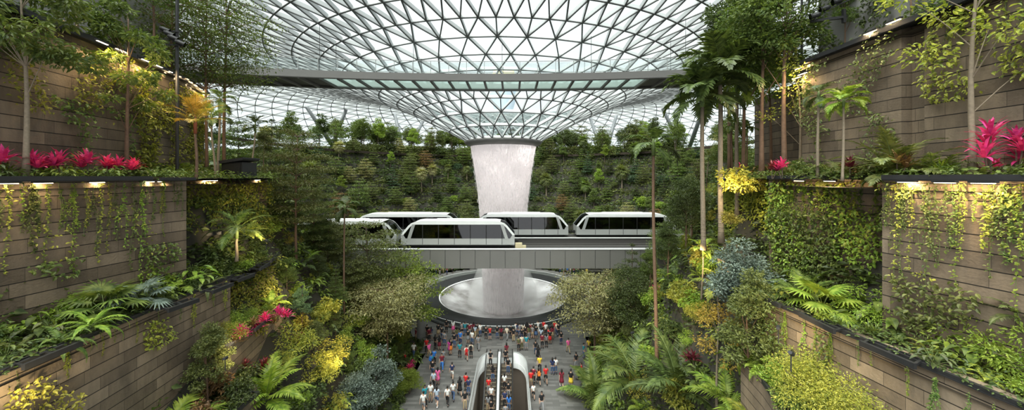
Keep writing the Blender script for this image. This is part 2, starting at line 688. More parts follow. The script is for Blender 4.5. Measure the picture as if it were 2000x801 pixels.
def rosette_plant(name, nf, L, leaf='mid', ll=.16, lw=.03, nl=22, droop=1.3, elev=(.15, 1.2), sr=.006, vdrop=.2, fold=.15, one=True):
    """stemless fern / clump palm of pinnate fronds"""
    if one:
        f = MB()
        for k in range(nf):
            q = k / max(1, nf - 1)
            frond(f, (0, 0, .03), k * 2.39996 + RG.uniform(-.3, .3), elev[1] * (1 - q) + elev[0] * q, L * RG.uniform(.75, 1.1), droop * RG.uniform(.7, 1.2), nl, ll, lw, 0, 1, vdrop, start=.1, sr=sr, fold=fold, curl=RG.uniform(-.5, .5))
        PROTO[name] = [(None, f.mesh(name, [LM[leaf], STEMG]))]
    else:
        parts = []
        for k in range(nf):
            f = MB()
            q = k / max(1, nf - 1)
            frond(f, (0, 0, .03), k * 2.39996 + RG.uniform(-.3, .3), elev[1] * (1 - q) + elev[0] * q, L * RG.uniform(.75, 1.1), droop * RG.uniform(.7, 1.2), nl, ll, lw, 0, 1, vdrop, start=.12, sr=sr, fold=fold, curl=RG.uniform(-.4, .4))
            parts.append(('frond', f.mesh(name + '_frond', [LM[leaf], STEMG])))
        PROTO[name] = parts


def shrub(name, R, h, n, size, leaf='mid', aspect=.5, kind=L4, up=.4, ncl=14, stems=7):
    mb = MB()
    fo = MB()
    for k in range(ncl):
        d = rnd_dirs(1, 0, 1)[0]
        q = RG.uniform(.35, 1)
        c = np.array([d[0] * q * R, d[1] * q * R, h * (.25 + .7 * d[2] * q)])
        cluster(fo, c, R * .38, n // ncl, size, kind, .75, aspect, up)
        if k < stems:
            branch(mb, (0, 0, 0), c, .018, .007, .1, 4)
    PROTO[name] = [('stems', mb.mesh(name + '_stems', [BARK])), ('foliage', fo.mesh(name + '_foliage', [LM[leaf]]))]


def broadleaf(name, n, L, size, leaf='mid', aspect=.6):
    """clump of stalked broad leaves"""
    mb = MB()
    for k in range(n):
        a = k * 2.39996
        q = k / n
        el = 1.35 - q * 1.0
        l = L * RG.uniform(.6, 1.1)
        b = np.array([0, 0, .02])
        e = np.array([math.cos(a) * math.cos(el), math.sin(a) * math.cos(el), math.sin(el)]) * l
        mb.tube([b, b + e * .6 + np.array([0, 0, .05 * l]), e], [.009, .007, .005], 4, 1, cap=False)
        fw = np.array([[math.cos(a), math.sin(a), -.35]])
        V, F = leafbatch(L7[0], L7[1], e[None], fw, np.array([[math.cos(a) * .4 + RG.uniform(-.2, .2), math.sin(a) * .4 + RG.uniform(-.2, .2), 1]]), size * aspect * RG.uniform(.8, 1.1), size * RG.uniform(.75, 1.1))
        mb.add(V, F, 0)
    PROTO[name] = [(None, mb.mesh(name, [LM[leaf], STEMG]))]


def cordyline(name, n, L, w, h=.0, leaf='pink', heads=1, el0=1.45, el1=.1):
    """upright rosettes of strap leaves"""
    parts = []
    st = MB()
    hd = []
    for s in range(heads):
        a = s * 2.4 + .5
        top = np.array([math.cos(a) * .22 * (s > 0), math.sin(a) * .22 * (s > 0), h * (1 - .25 * s) + .05])
        st.tube([(top[0] * .2, top[1] * .2, 0), top], [.028, .02], 6, 0)
        hd.append(top)
    parts.append(('stem', st.mesh(name + '_stem', [BARK])))
    for s, top in enumerate(hd):
        f = MB()
        k = np.arange(n)
        a = k * 2.39996 + s
        q = k / n
        el = el0 * (1 - q) + el1 * q
        T = [(-.22, 0, 0), (.22, 0, 0), (-.5, .4, .05), (.5, .4, .05), (-.4, .75, -.02), (.4, .75, -.02), (-.04, 1, -.16), (.04, 1, -.16)]
        Fc = [(0, 1, 3, 2), (2, 3, 5, 4), (4, 5, 7, 6)]
        fwd = np.stack([np.cos(a) * np.cos(el), np.sin(a) * np.cos(el), np.sin(el)], 1)
        nor = np.stack([-np.cos(a) * np.sin(el), -np.sin(a) * np.sin(el), np.cos(el)], 1)
        V, F = leafbatch(T, Fc, np.repeat((top - np.array([0, 0, .04]))[None], n, 0) + fwd * .03, fwd, nor, w, L * NR.uniform(.75, 1.08, n))
        f.add(V, F, 0)
        parts.append(('leaf_rosette', f.mesh(name + '_leaves', [LM[leaf]])))
    PROTO[name] = parts


def vine(name, L, n, size, leaf='mid', wob=.12, branches=2):
    """a strand of climber hanging down the wall (wall plane = y, strand near y = 0, grows to -z)"""
    mb = MB()
    for s in range(branches):
        l = L * (1 if s == 0 else RG.uniform(.4, .8))
        ph = RG.uniform(0, 6)
        sp = RG.uniform(-.22, .22) * (s > 0)
        pts = [np.array([math.sin(ph + 3 * t * L / 2) * wob * t + sp * t - math.sin(ph) * 0, -.02 + .015 * math.sin(9 * t), -l * t]) for t in np.linspace(0, 1, 9)]
        mb.tube(pts, [.006] * 9, 4, 1, cap=False)
        m = int(n * l / L)
        t = NR.uniform(0, 1, m) ** .85
        A = np.array(pts)
        ii = np.clip((t * 8).astype(int), 0, 7)
        fr = (t * 8 - ii)[:, None]
        pos = A[ii] * (1 - fr) + A[ii + 1] * fr
        pos[:, 0] += NR.uniform(-.05, .05, m)
        pos[:, 1] -= NR.uniform(.0, .05, m)
        fwd = np.stack([NR.uniform(-1, 1, m), NR.uniform(-.7, -.1, m), NR.uniform(-.9, .2, m)], 1)
        nor = np.stack([NR.uniform(-.4, .4, m), -np.ones(m) * .7, np.ones(m) * .8], 1)
        sz = size * NR.uniform(.6, 1.25, m)
        V, F = leafbatch(L7[0], L7[1], pos, fwd, nor, sz * .62, sz)
        mb.add(V, F, 0)
    PROTO[name] = [(None, mb.mesh(name, [LM[leaf], STEMG]))]


BOT = {}


def spawn(kind, loc, label, cat, group=None, rz=None, sc=1.0, leaf=None, name=None):
    """a plant of its own: root + its parts (mesh data shared with its look-alikes)"""
    parts = PROTO[kind]
    rz = RG.uniform(0, 6.28) if rz is None else rz
    nm = name or cat.replace(' ', '_')
    if len(parts) == 1 and parts[0][0] is None:
        o = link(nm, parts[0][1])
        o.location = loc
        o.rotation_euler = (0, 0, rz)
        o.scale = (sc, sc, sc)
        if leaf:
            set_mat(o, 0, LM[leaf])
        return tag(o, label, cat, group)
    t = thing(nm, label, cat, loc, rz, sc, group)
    for pn, me in parts:
        c = link(pn, me, t)
        if leaf and pn in ('foliage', 'frond', 'fan_leaf', 'leaf_rosette'):
            set_mat(c, 0, LM[leaf])
    return t


# ------------------------------------------------------------------ the kinds of plants
tree_layered('tier_tree', 8, 3.0, 2.9, 7, 10000, .20, .11, leaf='olive')
tree_layered('tier_tree_b', 7, 2.2, 2.6, 6, 9000, .20, .10, leaf='mid')
tree_layered('tall_tier_tree', 12, 4.0, 3.0, 8, 14000, .20, .12, leaf='mid', aspect=.45, bark=BARKR)
tree_layered('bridge_tree', 12.5, 6.4, 3.0, 6, 5600, .18, .11, leaf='mid', bark=BARKR, shape='dome')
tree_layered('umbrella_tree', 6.5, 3.2, 3.1, 5, 12000, .19, .10, leaf='pale', shape='umbrella', bark=BARKR, sub=8)
tree_layered('cone_tree', 8, 1.2, 2.2, 10, 9000, .17, .11, leaf='deep', shape='cone')
tree_layered('far_tier_tree', 7, 1.2, 2.6, 7, 3600, .30, .12, leaf='olive')
tree_layered('far_cone_tree', 8, 1.0, 2.0, 9, 3400, .30, .11, leaf='deep', shape='cone')
tree_round('wall_tree', 7.5, 2.9, 1.9, 26, 4000, .20, .085, aspect=.42, kind=L7, leaf='mid', bark=BARKP, airy=.26, up=.55)
tree_round('thin_wall_tree', 8, 2.4, 1.55, 30, 4200, .19, .085, aspect=.42, kind=L7, leaf='mid', bark=BARKR, airy=.24, up=.55)
tree_round('slim_tree', 9, 3.5, 1.5, 34, 7500, .15, .10, leaf='mid', bark=BARKR, airy=.34)
tree_round('dense_tree', 8, 1.5, 2.5, 40, 11000, .18, .12, leaf='deep', airy=.34)
tree_round('dark_gloss_tree', 6, .6, 1.9, 34, 8000, .17, .10, leaf='grey', airy=.33)
tree_round('far_round_tree', 8.5, 3.2, 2.7, 22, 3400, .34, .13, leaf='mid', airy=.34, stems=2)
tree_round('far_slim_tree', 9, 2.6, 1.6, 20, 2400, .32, .1, leaf='deep', airy=.36)
tree_round('sparse_tree', 6.5, 1.8, 1.7, 18, 1400, .125, .07, leaf='yellow', bark=BARKP, airy=.3, kind=L7)
tree_round('grey_bush', 3.2, .3, 1.9, 34, 8000, .13, .05, leaf='grey', airy=.32, stems=3)
palm('feather_palm', 7.0, .12, 13, 2.3, 'deep', droop=1.9, nl=22, ll=.62, lw=.07, vdrop=.55)
palm('broad_feather_palm', 6.5, .11, 15, 2.3, 'deep', elev=(-.3, 1.35), droop=1.6, nl=20, ll=.7, lw=.13, vdrop=.3)
palm('thin_palm', 10.0, .09, 10, 1.9, 'mid', elev=(-.2, 1.2), droop=1.9, nl=18, ll=.5, lw=.11, vdrop=.5, bark=BARKR)
palm('small_palm', 3.0, .06, 10, 1.35, 'mid', elev=(.0, 1.25), droop=1.4, nl=17, ll=.36, lw=.055, vdrop=.4)
palm('short_palm', 1.3, .09, 13, 2.0, 'mid', elev=(.0, 1.35), droop=1.5, nl=26, ll=.5, lw=.045, vdrop=.35, lean=.05)
palm('red_palm', 2.2, .07, 14, 1.5, 'olive', elev=(.35, 1.5), droop=1.0, nl=18, ll=.40, lw=.045, shaft=STEMR, bark=BARKR, vdrop=.3, shaft_len=.9)
rosette_plant('clump_palm', 11, 1.7, 'mid', ll=.42, lw=.045, nl=26, droop=1.4, one=False, sr=.013)
rosette_plant('big_clump_palm', 14, 2.9, 'mid', ll=.62, lw=.085, nl=28, droop=1.35, one=False, sr=.02, elev=(.3, 1.4))
rosette_plant('fern', 12, .8, 'mid', ll=.13, lw=.028, nl=24, droop=1.6)
rosette_plant('sword_fern', 14, 1.0, 'fresh', ll=.12, lw=.03, nl=30, droop=1.9, elev=(-.1, 1.2))
fan_palm('fan_palm_low', .0, .05, 12, .85, .72, 'mid', 20, .085, elev=(.1, 1.3))
fan_palm('fan_palm_tree', 3.6, .13, 34, .8, .95, 'mid', 12, .16, elev=(-.9, 1.4))
shrub('leafy_shrub', .7, 1.1, 900, .13, 'mid', .55, L7)
shrub('fine_shrub', .9, 1.2, 2200, .09, 'yellow', .4, L4)
shrub('dense_bush', 1.6, 2.4, 12000, .085, 'yellow', .42, L4, ncl=34, up=.25)
shrub('small_shrub', .45, .6, 420, .11, 'mid', .5, L7)
shrub('far_shrub', 1.1, 1.6, 700, .26, 'mid', .5, L4)
broadleaf('broadleaf_clump', 26, .65, .30, 'fresh', .5)
broadleaf('big_broadleaf', 16, 1.0, .55, 'mid', .55)
cordyline('cordyline', 20, .55, .095, .55, 'pink', 2)
cordyline('cordyline_tall', 22, .60, .085, 1.2, 'pink', 3, el1=-.2)
cordyline('strap_clump', 30, .62, .05, .1, 'fresh', 2)
for i in range(6):
    vine('vine_%d' % i, [1.2, 1.8, 2.6, 3.4, 4.0, 2.2][i], [30, 42, 60, 72, 90, 100][i], .092, 'yellow' if i in (0, 3) else 'fresh' if i in (1, 5) else 'mid', branches=[1, 2, 2, 2, 3, 4][i])
# ------------------------------------------------------------------ hard materials
STONE = stone_mat('wall_stone', (.115, .092, .070), (.22, .178, .136), (.05, .042, .035), 1.5)
STONE2 = stone_mat('wall_stone_low', (.15, .122, .094), (.27, .222, .17), (.055, .046, .037), 1.3, .42)
CONC = simple('plain_concrete', (.27, .265, .26), .8, noise=.12, nscale=.7)
METALD = simple('dark_bronze_metal', (.028, .028, .030), .5, .3, noise=.2)
STEELG = simple('painted_grey_steel', (.34, .35, .35), .45, .2)
STEELR = simple('roof_steel', (.36, .375, .38), .5, .0)
STEELF = simple('roof_steel_flange', (.075, .077, .078), .6, .0)
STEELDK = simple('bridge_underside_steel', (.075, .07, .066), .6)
FASCIA = simple('bridge_fascia', (.17, .165, .16), .5, .2)
PANEL = simple('guideway_panel', (.20, .195, .185), .5, .3, noise=.05, nscale=.4)
WHITE = simple('white_paint', (.84, .85, .85), .35, .0)
SILVER = simple('silver_body', (.42, .43, .42), .4, .3)
GRANITE = simple('dark_granite', (.026, .027, .028), .45, spec=.3, noise=.3, nscale=2)
RUBBER = simple('black_rubber', (.012, .012, .012), .5)
PANE = glass_mat('roof_glass', (.87, .94, .935), .05)
PANEB = glass_mat('bridge_floor_glass', (.78, .86, .84), .10, .1, .30, (.72, .82, .79))
RAILG = glass_mat('railing_glass', (.86, .92, .91), .08, .02, .05)
TRAING = glass_mat('train_window_glass', (.16, .17, .18), .10, .03)
WARM = simple('warm_lamp', (1, .85, .6), emit=(1, .80, .50), estr=7)

# paving
def paving_mat():
    m, nt, N, L = new_mat('plaza_paving')
    out = N.new('ShaderNodeOutputMaterial')
    b = N.new('ShaderNodeBsdfPrincipled')
    b.inputs['Roughness'].default_value = .38
    b.inputs['Specular IOR Level'].default_value = .35
    tc = N.new('ShaderNodeTexCoord')
    br = N.new('ShaderNodeTexBrick')
    br.inputs['Scale'].default_value = 1
    br.inputs['Brick Width'].default_value = 1.2
    br.inputs['Row Height'].default_value = .3
    br.inputs['Mortar Size'].default_value = .008
    br.inputs['Bias'].default_value = -.2
    br.inputs['Color1'].default_value = (.13, .127, .122, 1)
    br.inputs['Color2'].default_value = (.23, .225, .215, 1)
    br.inputs['Mortar'].default_value = (.08, .08, .08, 1)
    L.new(tc.outputs['Object'], br.inputs['Vector'])
    nz = N.new('ShaderNodeTexNoise')
    nz.inputs['Scale'].default_value = .35
    L.new(tc.outputs['Object'], nz.inputs['Vector'])
    mx = N.new('ShaderNodeMixRGB')
    mx.blend_type = 'MULTIPLY'
    mx.inputs[0].default_value = .5
    L.new(br.outputs['Color'], mx.inputs[1])
    L.new(nz.outputs['Fac'], mx.inputs[2])
    L.new(mx.outputs[0], b.inputs['Base Color'])
    L.new(b.outputs[0], out.inputs[0])
    return m
PAVE = paving_mat()


# ------------------------------------------------------------------ ground form
def H_corr(x, y):
    xl = -9.5 - .9 * np.clip((y - 30) / 15, 0, 1)
    xr = 6.6 + 2.6 * np.clip((y - 30) / 12, 0, 1)
    return np.maximum(0, np.maximum(xl - x, x - xr))


def ground_d(x, y):
    x = np.asarray(x, float)
    y = np.asarray(y, float)
    r = np.hypot(x - VX, y - VY)
    dc = np.where(y < 60, H_corr(x, y), 1e3)
    return np.minimum(dc, np.maximum(0, r - 19.0))


def H(x, y):
    x = np.asarray(x, float)
    y = np.asarray(y, float)
    d = ground_d(x, y)
    s = 2.6 + (1.12 - 2.6) * np.clip((y - 20) / 18, 0, 1)
    cap = 20.1 + 5.6 * np.clip((y - 34) / 50, 0, 1)
    h = s * d
    step = 2.3
    k = np.floor(h / step)
    f = h / step - k
    f = np.clip((f - .62) / .38, 0, 1)
    return np.minimum(cap, (k + f) * step)


def Hs(x, y):
    return float(H(x, y))


def ground_mat():
    m = leaf_mat('planted_ground', (.02, .028, .012), (.05, .065, .025), 0.0, 1.5, .9)
    N, L = m.node_tree.nodes, m.node_tree.links
    geo = N.new('ShaderNodeNewGeometry')
    sx = N.new('ShaderNodeSeparateXYZ')
    L.new(geo.outputs['True Normal'], sx.inputs[0])
    mr = N.new('ShaderNodeMapRange')
    mr.inputs[1].default_value = .5
    mr.inputs[2].default_value = .75
    L.new(sx.outputs['Z'], mr.inputs[0])
    st = N.new('ShaderNodeBsdfDiffuse')
    st.inputs[0].default_value = (.05, .048, .040, 1)
    mix = N.new('ShaderNodeMixShader')
    out = [n for n in N if n.type == 'OUTPUT_MATERIAL'][0]
    src = out.inputs[0].links[0].from_socket
    L.new(mr.outputs[0], mix.inputs[0])
    L.new(st.outputs[0], mix.inputs[1])
    L.new(src, mix.inputs[2])
    L.new(mix.outputs[0], out.inputs[0])
    return m


SOILG = ground_mat()


def grid_mesh(x0, x1, y0, y1, st, zf, keep):
    xs = np.arange(x0, x1 + st / 2, st)
    ys = np.arange(y0, y1 + st / 2, st)
    X, Y = np.meshgrid(xs, ys)
    Z = zf(X, Y)
    V = np.stack([X, Y, Z], -1).reshape(-1, 3)
    nx, ny = len(xs), len(ys)
    i, j = np.meshgrid(np.arange(nx - 1), np.arange(ny - 1))
    a = (j * nx + i).reshape(-1)
    F = np.stack([a, a + 1, a + nx + 1, a + nx], 1)
    cx = (X[:-1, :-1] + X[1:, 1:]).reshape(-1) / 2
    cy = (Y[:-1, :-1] + Y[1:, 1:]).reshape(-1) / 2
    F = F[keep(cx, cy)]
    mb = MB()
    mb.add(V, F)
    return mb


def keep_terrain(cx, cy):
    d = ground_d(cx, cy)
    r = np.hypot(cx - VX, cy - VY)
    return (d > 0) & (r < 83)


struct('terrain', grid_mesh(-84, 84, 2, 142, .7, H, keep_terrain), [SOILG], 'planted terraces stepping up round the plaza', 'ground')


def keep_floor(cx, cy):
    d = ground_d(cx, cy)
    r = np.hypot(cx - VX, cy - VY)
    hole = (cx > -3.5) & (cx < 1.5) & (cy > 24) & (cy < 39.0)
    return (d < 1.6) & (r > 11.4) & (~hole)


struct('floor', grid_mesh(-25, 25, 2, 84, .5, lambda X, Y: X * 0, keep_floor), [PAVE], 'grey stone paved plaza floor', 'floor')


# ------------------------------------------------------------------ walls
def wall(name, pts, z0, z1, mat, th=.35, side=1, label=None, top=True):
    """slab following pts; visible face is on the line, body goes to `side` (1 = left of travel)"""
    P2 = [np.array(p, float) for p in pts]
    n = len(P2)
    nrm = []
    for i in range(n):
        a = P2[max(0, i - 1)]
        b = P2[min(n - 1, i + 1)]
        t = b - a
        t /= np.linalg.norm(t)
        nrm.append(np.array([-t[1], t[0]]) * side)
    V, F, UV = [], [], []
    u = 0
    us = [0]
    for i in range(1, n):
        u += np.linalg.norm(P2[i] - P2[i - 1])
        us.append(u)
    for i in range(n):
        o = P2[i] + nrm[i] * th
        V += [(P2[i][0], P2[i][1], z0), (P2[i][0], P2[i][1], z1), (o[0], o[1], z1), (o[0], o[1], z0)]
    for i in range(n - 1):
        a, b = i * 4, i * 4 + 4
        for (p, q) in ((0, 1), (1, 2), (2, 3), (3, 0)):
            F.append((a + p, b + p, b + q, a + q))
            e = {0: z0, 1: z1, 2: z1 + th, 3: z1 + th + .4}
            UV += [(us[i], e[p] if (p, q) != (3, 0) else z0), (us[i + 1], e[p] if (p, q) != (3, 0) else z0), (us[i + 1], e[q]), (us[i], e[q])]
    F += [(0, 1, 2, 3), (4 * n - 1, 4 * n - 2, 4 * n - 3, 4 * n - 4)]
    UV += [(0, z0), (0, z1), (th, z1), (th, z0)] + [(us[-1] + th, z0), (us[-1] + th, z1), (us[-1], z1), (us[-1], z0)]
    mb = MB()
    mb.add(V, F)
    me = mb.mesh(name, [mat])
    ul = me.uv_layers.new(name='UVMap')
    ul.data.foreach_set('uv', np.array(UV, dtype=np.float32).reshape(-1))
    o = link(name, me)
    o['kind'] = 'structure'
    if label:
        o['label'] = label
        o['category'] = 'wall'
    return o


ML = [(-16.5, 4), (-14.9, 16.4), (-16.9, 16.7), (-17.1, 25), (-24, 26.5)]
LL2 = [(-12.46, 4), (-14.2, 18.9), (-14.6, 22.6), (-16.4, 24)]
LLW = [(-12.62, 4), (-14.22, 18.1), (-15.1, 18.4), (-15.3, 23), (-19, 24)]
UL = [(-16.0, 4), (-16.6, 11.6), (-17.6, 16.5), (-18.9, 20.5), (-20.6, 24), (-27, 26)]
UL2 = [(-18.0, 4), (-18.6, 11.6), (-20.3, 17.0), (-22.5, 24), (-29, 26)]
MR = [(13.54, 4), (11.93, 11.55), (13.8, 12.3), (12.4, 17.3), (13.8, 17.6), (14.5, 24), (22, 25)]
LR2 = [(11.52, 4), (10.22, 14.85), (11.9, 15.4)]
LRW = [(11.68, 4), (10.38, 14.7), (11.9, 15.0), (12.6, 22), (18, 23)]
UR = [(14.5, 3), (14.5, 12.6), (14.85, 12.65), (14.85, 13.3), (14.5, 13.35), (14.4, 17.8), (16.6, 18.2), (17.6, 26), (25, 28)]
UR2 = [(16.5, 3), (16.5, 19.3), (24, 21)]
wall('wall_left', ML, 13.5, 19.98, STONE, side=1, label='middle stone block wall on the left, under the cordyline ledge')
wall('wall_left_lower', LLW, 2, 14.95, STONE2, side=1, label='lowest stone block wall on the left, below the fern ledge')
wall('wall_left_upper', UL, 19.6, 25.6, STONE, side=1, label='upper stone block wall on the left, behind the cordylines')
wall('wall_left_top', UL2, 25.2, 31.5, CONC, side=1, label='plain grey wall on the left above the lamp strip')
wall('wall_right', MR, 13.5, 19.98, STONE, side=-1, label='middle stone block wall on the right, hung with vines')
wall('wall_right_lower', LRW, 2, 15.0, STONE2, side=-1, label='lowest stone block wall on the right, below the leafy ledge')
wall('wall_right_upper', UR, 19.6, 25.6, STONE, side=-1, label='upper stone block wall on the right, behind the magenta plants')
wall('wall_right_top', UR2, 25.2, 33, CONC, side=-1, label='plain grey wall on the right above the lamp strip')
wall('wall_left_planter', [(-13.0, 16.6), (-13.55, 18.8), (-14.25, 22.3), (-16.5, 23.2)], 2, 12.15, STONE2, side=1, label='stone planter wall on the left by the pink cordyline row')
wall('wall_left_planter_low', [(-11.4, 13.5), (-12.3, 17.3), (-13.2, 17.6)], 2, 9.95, STONE2, side=1, label='low stone planter wall at the bottom left')
wall('wall_right_planter', [(8.7, 10.9), (9.43, 13.5), (9.7, 15.2), (11, 15.6)], 2, 12.25, STONE2, side=-1, label='low stone planter wall at the bottom right')


def strip(name, A, B, z, n=24, label=None):
    """horizontal band between two polylines"""
    def res(P_, n):
        P_ = np.array(P_, float)
        s = np.concatenate([[0], np.cumsum(np.linalg.norm(np.diff(P_, axis=0), axis=1))])
        t = np.linspace(0, s[-1], n)
        return np.stack([np.interp(t, s, P_[:, 0]), np.interp(t, s, P_[:, 1])], 1)
    a, b = res(A, n), res(B, n)
    mb = MB()
    V = [(p[0], p[1], z) for p in a] + [(p[0], p[1], z) for p in b] + [(p[0], p[1], z - .3) for p in a] + [(p[0], p[1], z - .3) for p in b]
    F = []
    for i in range(n - 1):
        F += [(i, i + 1, n + i + 1, n + i), (2 * n + i, 3 * n + i, 3 * n + i + 1, 2 * n + i + 1)]
    mb.add(V, F)
    o = struct(name, mb, [SOIL], label, 'soil')
    return a, b


SOILS = {}
SOILS['L2'] = strip('terrain_bed_fern', [(-12.5, 4), (-14.25, 18.5), (-14.7, 22.6)], [(-16.9, 4), (-15.4, 16.9), (-17.3, 22.6)], 14.9, label='soil of the left fern ledge')
SOILS['L1'] = strip('terrain_bed_cordyline', [(-16.3, 4), (-14.75, 16.4), (-16.0, 25)], [(-16.6, 4), (-17.7, 16.5), (-20.8, 24)], 19.9, label='soil of the left upper ledge')
SOILS['R2'] = strip('terrain_bed_leafy', [(11.6, 4), (10.3, 14.7), (12.4, 20)], [(13.9, 4), (13.4, 12), (14.2, 20)], 14.95, label='soil of the right lower ledge')
SOILS['R1'] = strip('terrain_bed_magenta', [(13.4, 3.5), (11.8, 11.55), (12.3, 17.3), (13.9, 26)], [(14.7, 3.5), (14.9, 12), (14.7, 17.8), (20, 26)], 19.9, label='soil of the right upper ledge')
SOILS['L0'] = strip('terrain_bed_high_left', [(-15.8, 4), (-16.4, 11.6), (-20.4, 24)], [(-18.2, 4), (-18.8, 11.6), (-22.7, 24)], 25.55, label='soil of the highest left ledge')
SOILS['R0'] = strip('terrain_bed_high_right', [(14.3, 3), (14.3, 12), (14.3, 17.9)], [(16.7, 3), (16.7, 12), (16.7, 18.6)], 25.55, label='soil of the highest right ledge')
SOILS['L3'] = strip('terrain_bed_pink', [(-13.1, 16.8), (-13.6, 18.8), (-14.3, 22.3)], [(-14.3, 16.9), (-15.2, 18.8), (-15.4, 22.3)], 12.1, label='soil of the pink cordyline planter')
SOILS['L4'] = strip('terrain_bed_low_left', [(-11.5, 13.6), (-12.3, 17.2)], [(-13.8, 13.6), (-14.3, 17.2)], 9.9, label='soil of the low left planter')
SOILS['R3'] = strip('terrain_bed_low_right', [(8.8, 11.0), (9.5, 13.5), (9.8, 15.2)], [(10.9, 11), (10.7, 13.5), (10.6, 15.2)], 12.2, label='soil of the low right planter')


# ledge edges (dark metal fascias), lamps under them
def fascia(pts, z, h, out, label, side=1, w=.10, gap=None):
    mb = MB()
    for a, b in zip(pts[:-1], pts[1:]):
        a = np.array(a, float)
        b = np.array(b, float)
        t = (b - a) / np.linalg.norm(b - a)
        nn = np.array([t[1], -t[0]]) * side * out
        a, b = a + nn, b + nn
        mb.beam((a[0], a[1], z), (b[0], b[1], z), w, h)
        mb.beam((a[0] - nn[0] * .5, a[1] - nn[1] * .5, z - h * .45), (b[0] - nn[0] * .5, b[1] - nn[1] * .5, z - h * .45), abs(out) + .1, .03)
    o = obj('ledge_fascia', mb, [METALD])
    return tag(o, label, 'ledge edge')


fascia([(-16.2, 4), (-14.85, 14.6)], 19.93, .17, .22, 'long dark metal edge of the ledge holding the left cordylines')
fascia([(-14.83, 14.9), (-14.7, 16.4)], 19.90, .13, .22, 'short dark metal edge at the corner of the left cordyline ledge')
fascia([(-16.4, 17.4), (-16.55, 20.4)], 19.88, .13, .25, 'dark metal edge left of the orange palm wall recess')
fascia([(-16.6, 21.0), (-16.75, 24.6)], 19.86, .13, .25, 'farthest dark metal edge on the left upper ledge')
fascia([(13.5, 4), (11.95, 11.4)], 19.97, .17, .22, 'long dark metal edge of the ledge under the magenta plants', side=-1)
fascia([(13.2, 12.6), (12.35, 17.0)], 19.97, .15, .25, 'dark metal edge above the vine covered recess on the right', side=-1)
fascia([(-16.0, 4), (-16.6, 11.6), (-17.6, 16.5), (-18.9, 20.5), (-20.6, 24)], 25.55, .22, .25, 'highest dark ledge edge carrying the left lamp strip')
fascia([(14.5, 3), (14.5, 17.7)], 25.6, .22, .25, 'highest dark ledge edge carrying the right lamps', side=-1)
fascia([(-12.5, 4), (-14.25, 18.6)], 14.97, .12, -.02, 'thin dark edge strip of the left fern ledge')
fascia([(11.6, 4), (10.3, 14.7)], 15.0, .12, -.02, 'thin dark edge strip of the right leafy ledge', side=-1)


def bracket_frame(px0, py0, px1, py1, z, label, side=1):
    """black steel tray frame standing off the ledge"""
    D0 = (EYE - z) * FPX / (py0 - 345)
    D1 = (EYE - z) * FPX / (py1 - 345)
    a = np.array([XA(px0, D0), D0, z])
    b = np.array([XA(px1, D1), D1, z])
    mb = MB()
    mb.beam(a, b, .09, .16)
    t = (b - a) / np.linalg.norm(b - a)
    nn = np.array([-t[1], t[0], 0]) * side
    for q in (a + t * .05, b - t * .05, (a + b) / 2):
        mb.beam(q, q + nn * .5 + t * .18, .06, .07)
    mb.beam(a + nn * .5, b + nn * .5, .05, .1)
    o = obj('planter_frame', mb, [METALD])
    return tag(o, label, 'planter frame')


bracket_frame(45, 718, 160, 670, 15.0, 'long black tray frame on the left fern ledge, below the overhanging ferns')
bracket_frame(328, 607, 388, 586, 15.0, 'black tray frame on the left ledge above the yellow creeper')
bracket_frame(415, 571, 455, 555, 15.0, 'black tray frame on the left ledge right of the stone corner')
bracket_frame(466, 548, 497, 536, 15.0, 'black tray frame on the left ledge under the leaning palm')
bracket_frame(508, 526, 526, 515, 15.0, 'small black tray frame near the left ledge end')
bracket_frame(529, 511, 545, 494, 15.0, 'last curved black tray frame on the left ledge')
bracket_frame(498, 645, 526, 622, 12.2, 'black tray frame above the pink cordyline row')
bracket_frame(537, 606, 554, 594, 12.2, 'small black tray frame at the top of the pink cordyline row')
bracket_frame(466, 800, 505, 767, 10.0, 'black tray frame below the red cordylines at the bottom left')
bracket_frame(365, 462, 432, 455, 16.9, 'pale grey shelf frame on the ivy wall behind the left corner')
bracket_frame(1788, 716, 1680, 670, 15.05, 'longest black tray frame on the right leafy ledge', side=-1)
bracket_frame(1630, 648, 1562, 614, 15.05, 'black tray frame on the right ledge above the yellow bush', side=-1)
bracket_frame(1523, 598, 1482, 577, 15.05, 'black tray frame at the far end of the right ledge', side=-1)
bracket_frame(1530, 802, 1490, 745, 12.3, 'thin steel edge of the low right planter', side=-1)

# ------------------------------------------------------------------ glass roof
RZ = [(5.8, 25.6), (9, 27.3), (11.9, 28.75), (14.7, 30.1), (17.8, 31.35), (22, 33.0), (24.5, 33.9), (27, 34.5), (30, 35.25), (33, 35.95),
      (38, 37), (44, 38.0), (50, 38.6), (56, 38.4), (62, 37.4), (68, 35.4), (73, 32.8), (77, 29.6), (80, 25.9)]


def shell_z(r):
    return np.interp(r, [a for a, b in RZ], [b for a, b in RZ])


RINGS = [(6.2, 26, 0), (9.0, 26, .5), (11.8, 26, 0), (14.5, 52, 0), (17.0, 52, .5), (19.6, 52, 0), (22.0, 52, .5), (24.5, 52, 0)]
RINGS += [(r, 104, (i % 2) * .5) for i, r in enumerate([27.3, 30.2, 33.1, 36.2, 39.4, 42.8, 46.3, 49.8, 53.4, 57, 60.6, 64, 67.2, 70.2, 73, 75.6, 78, 80])]


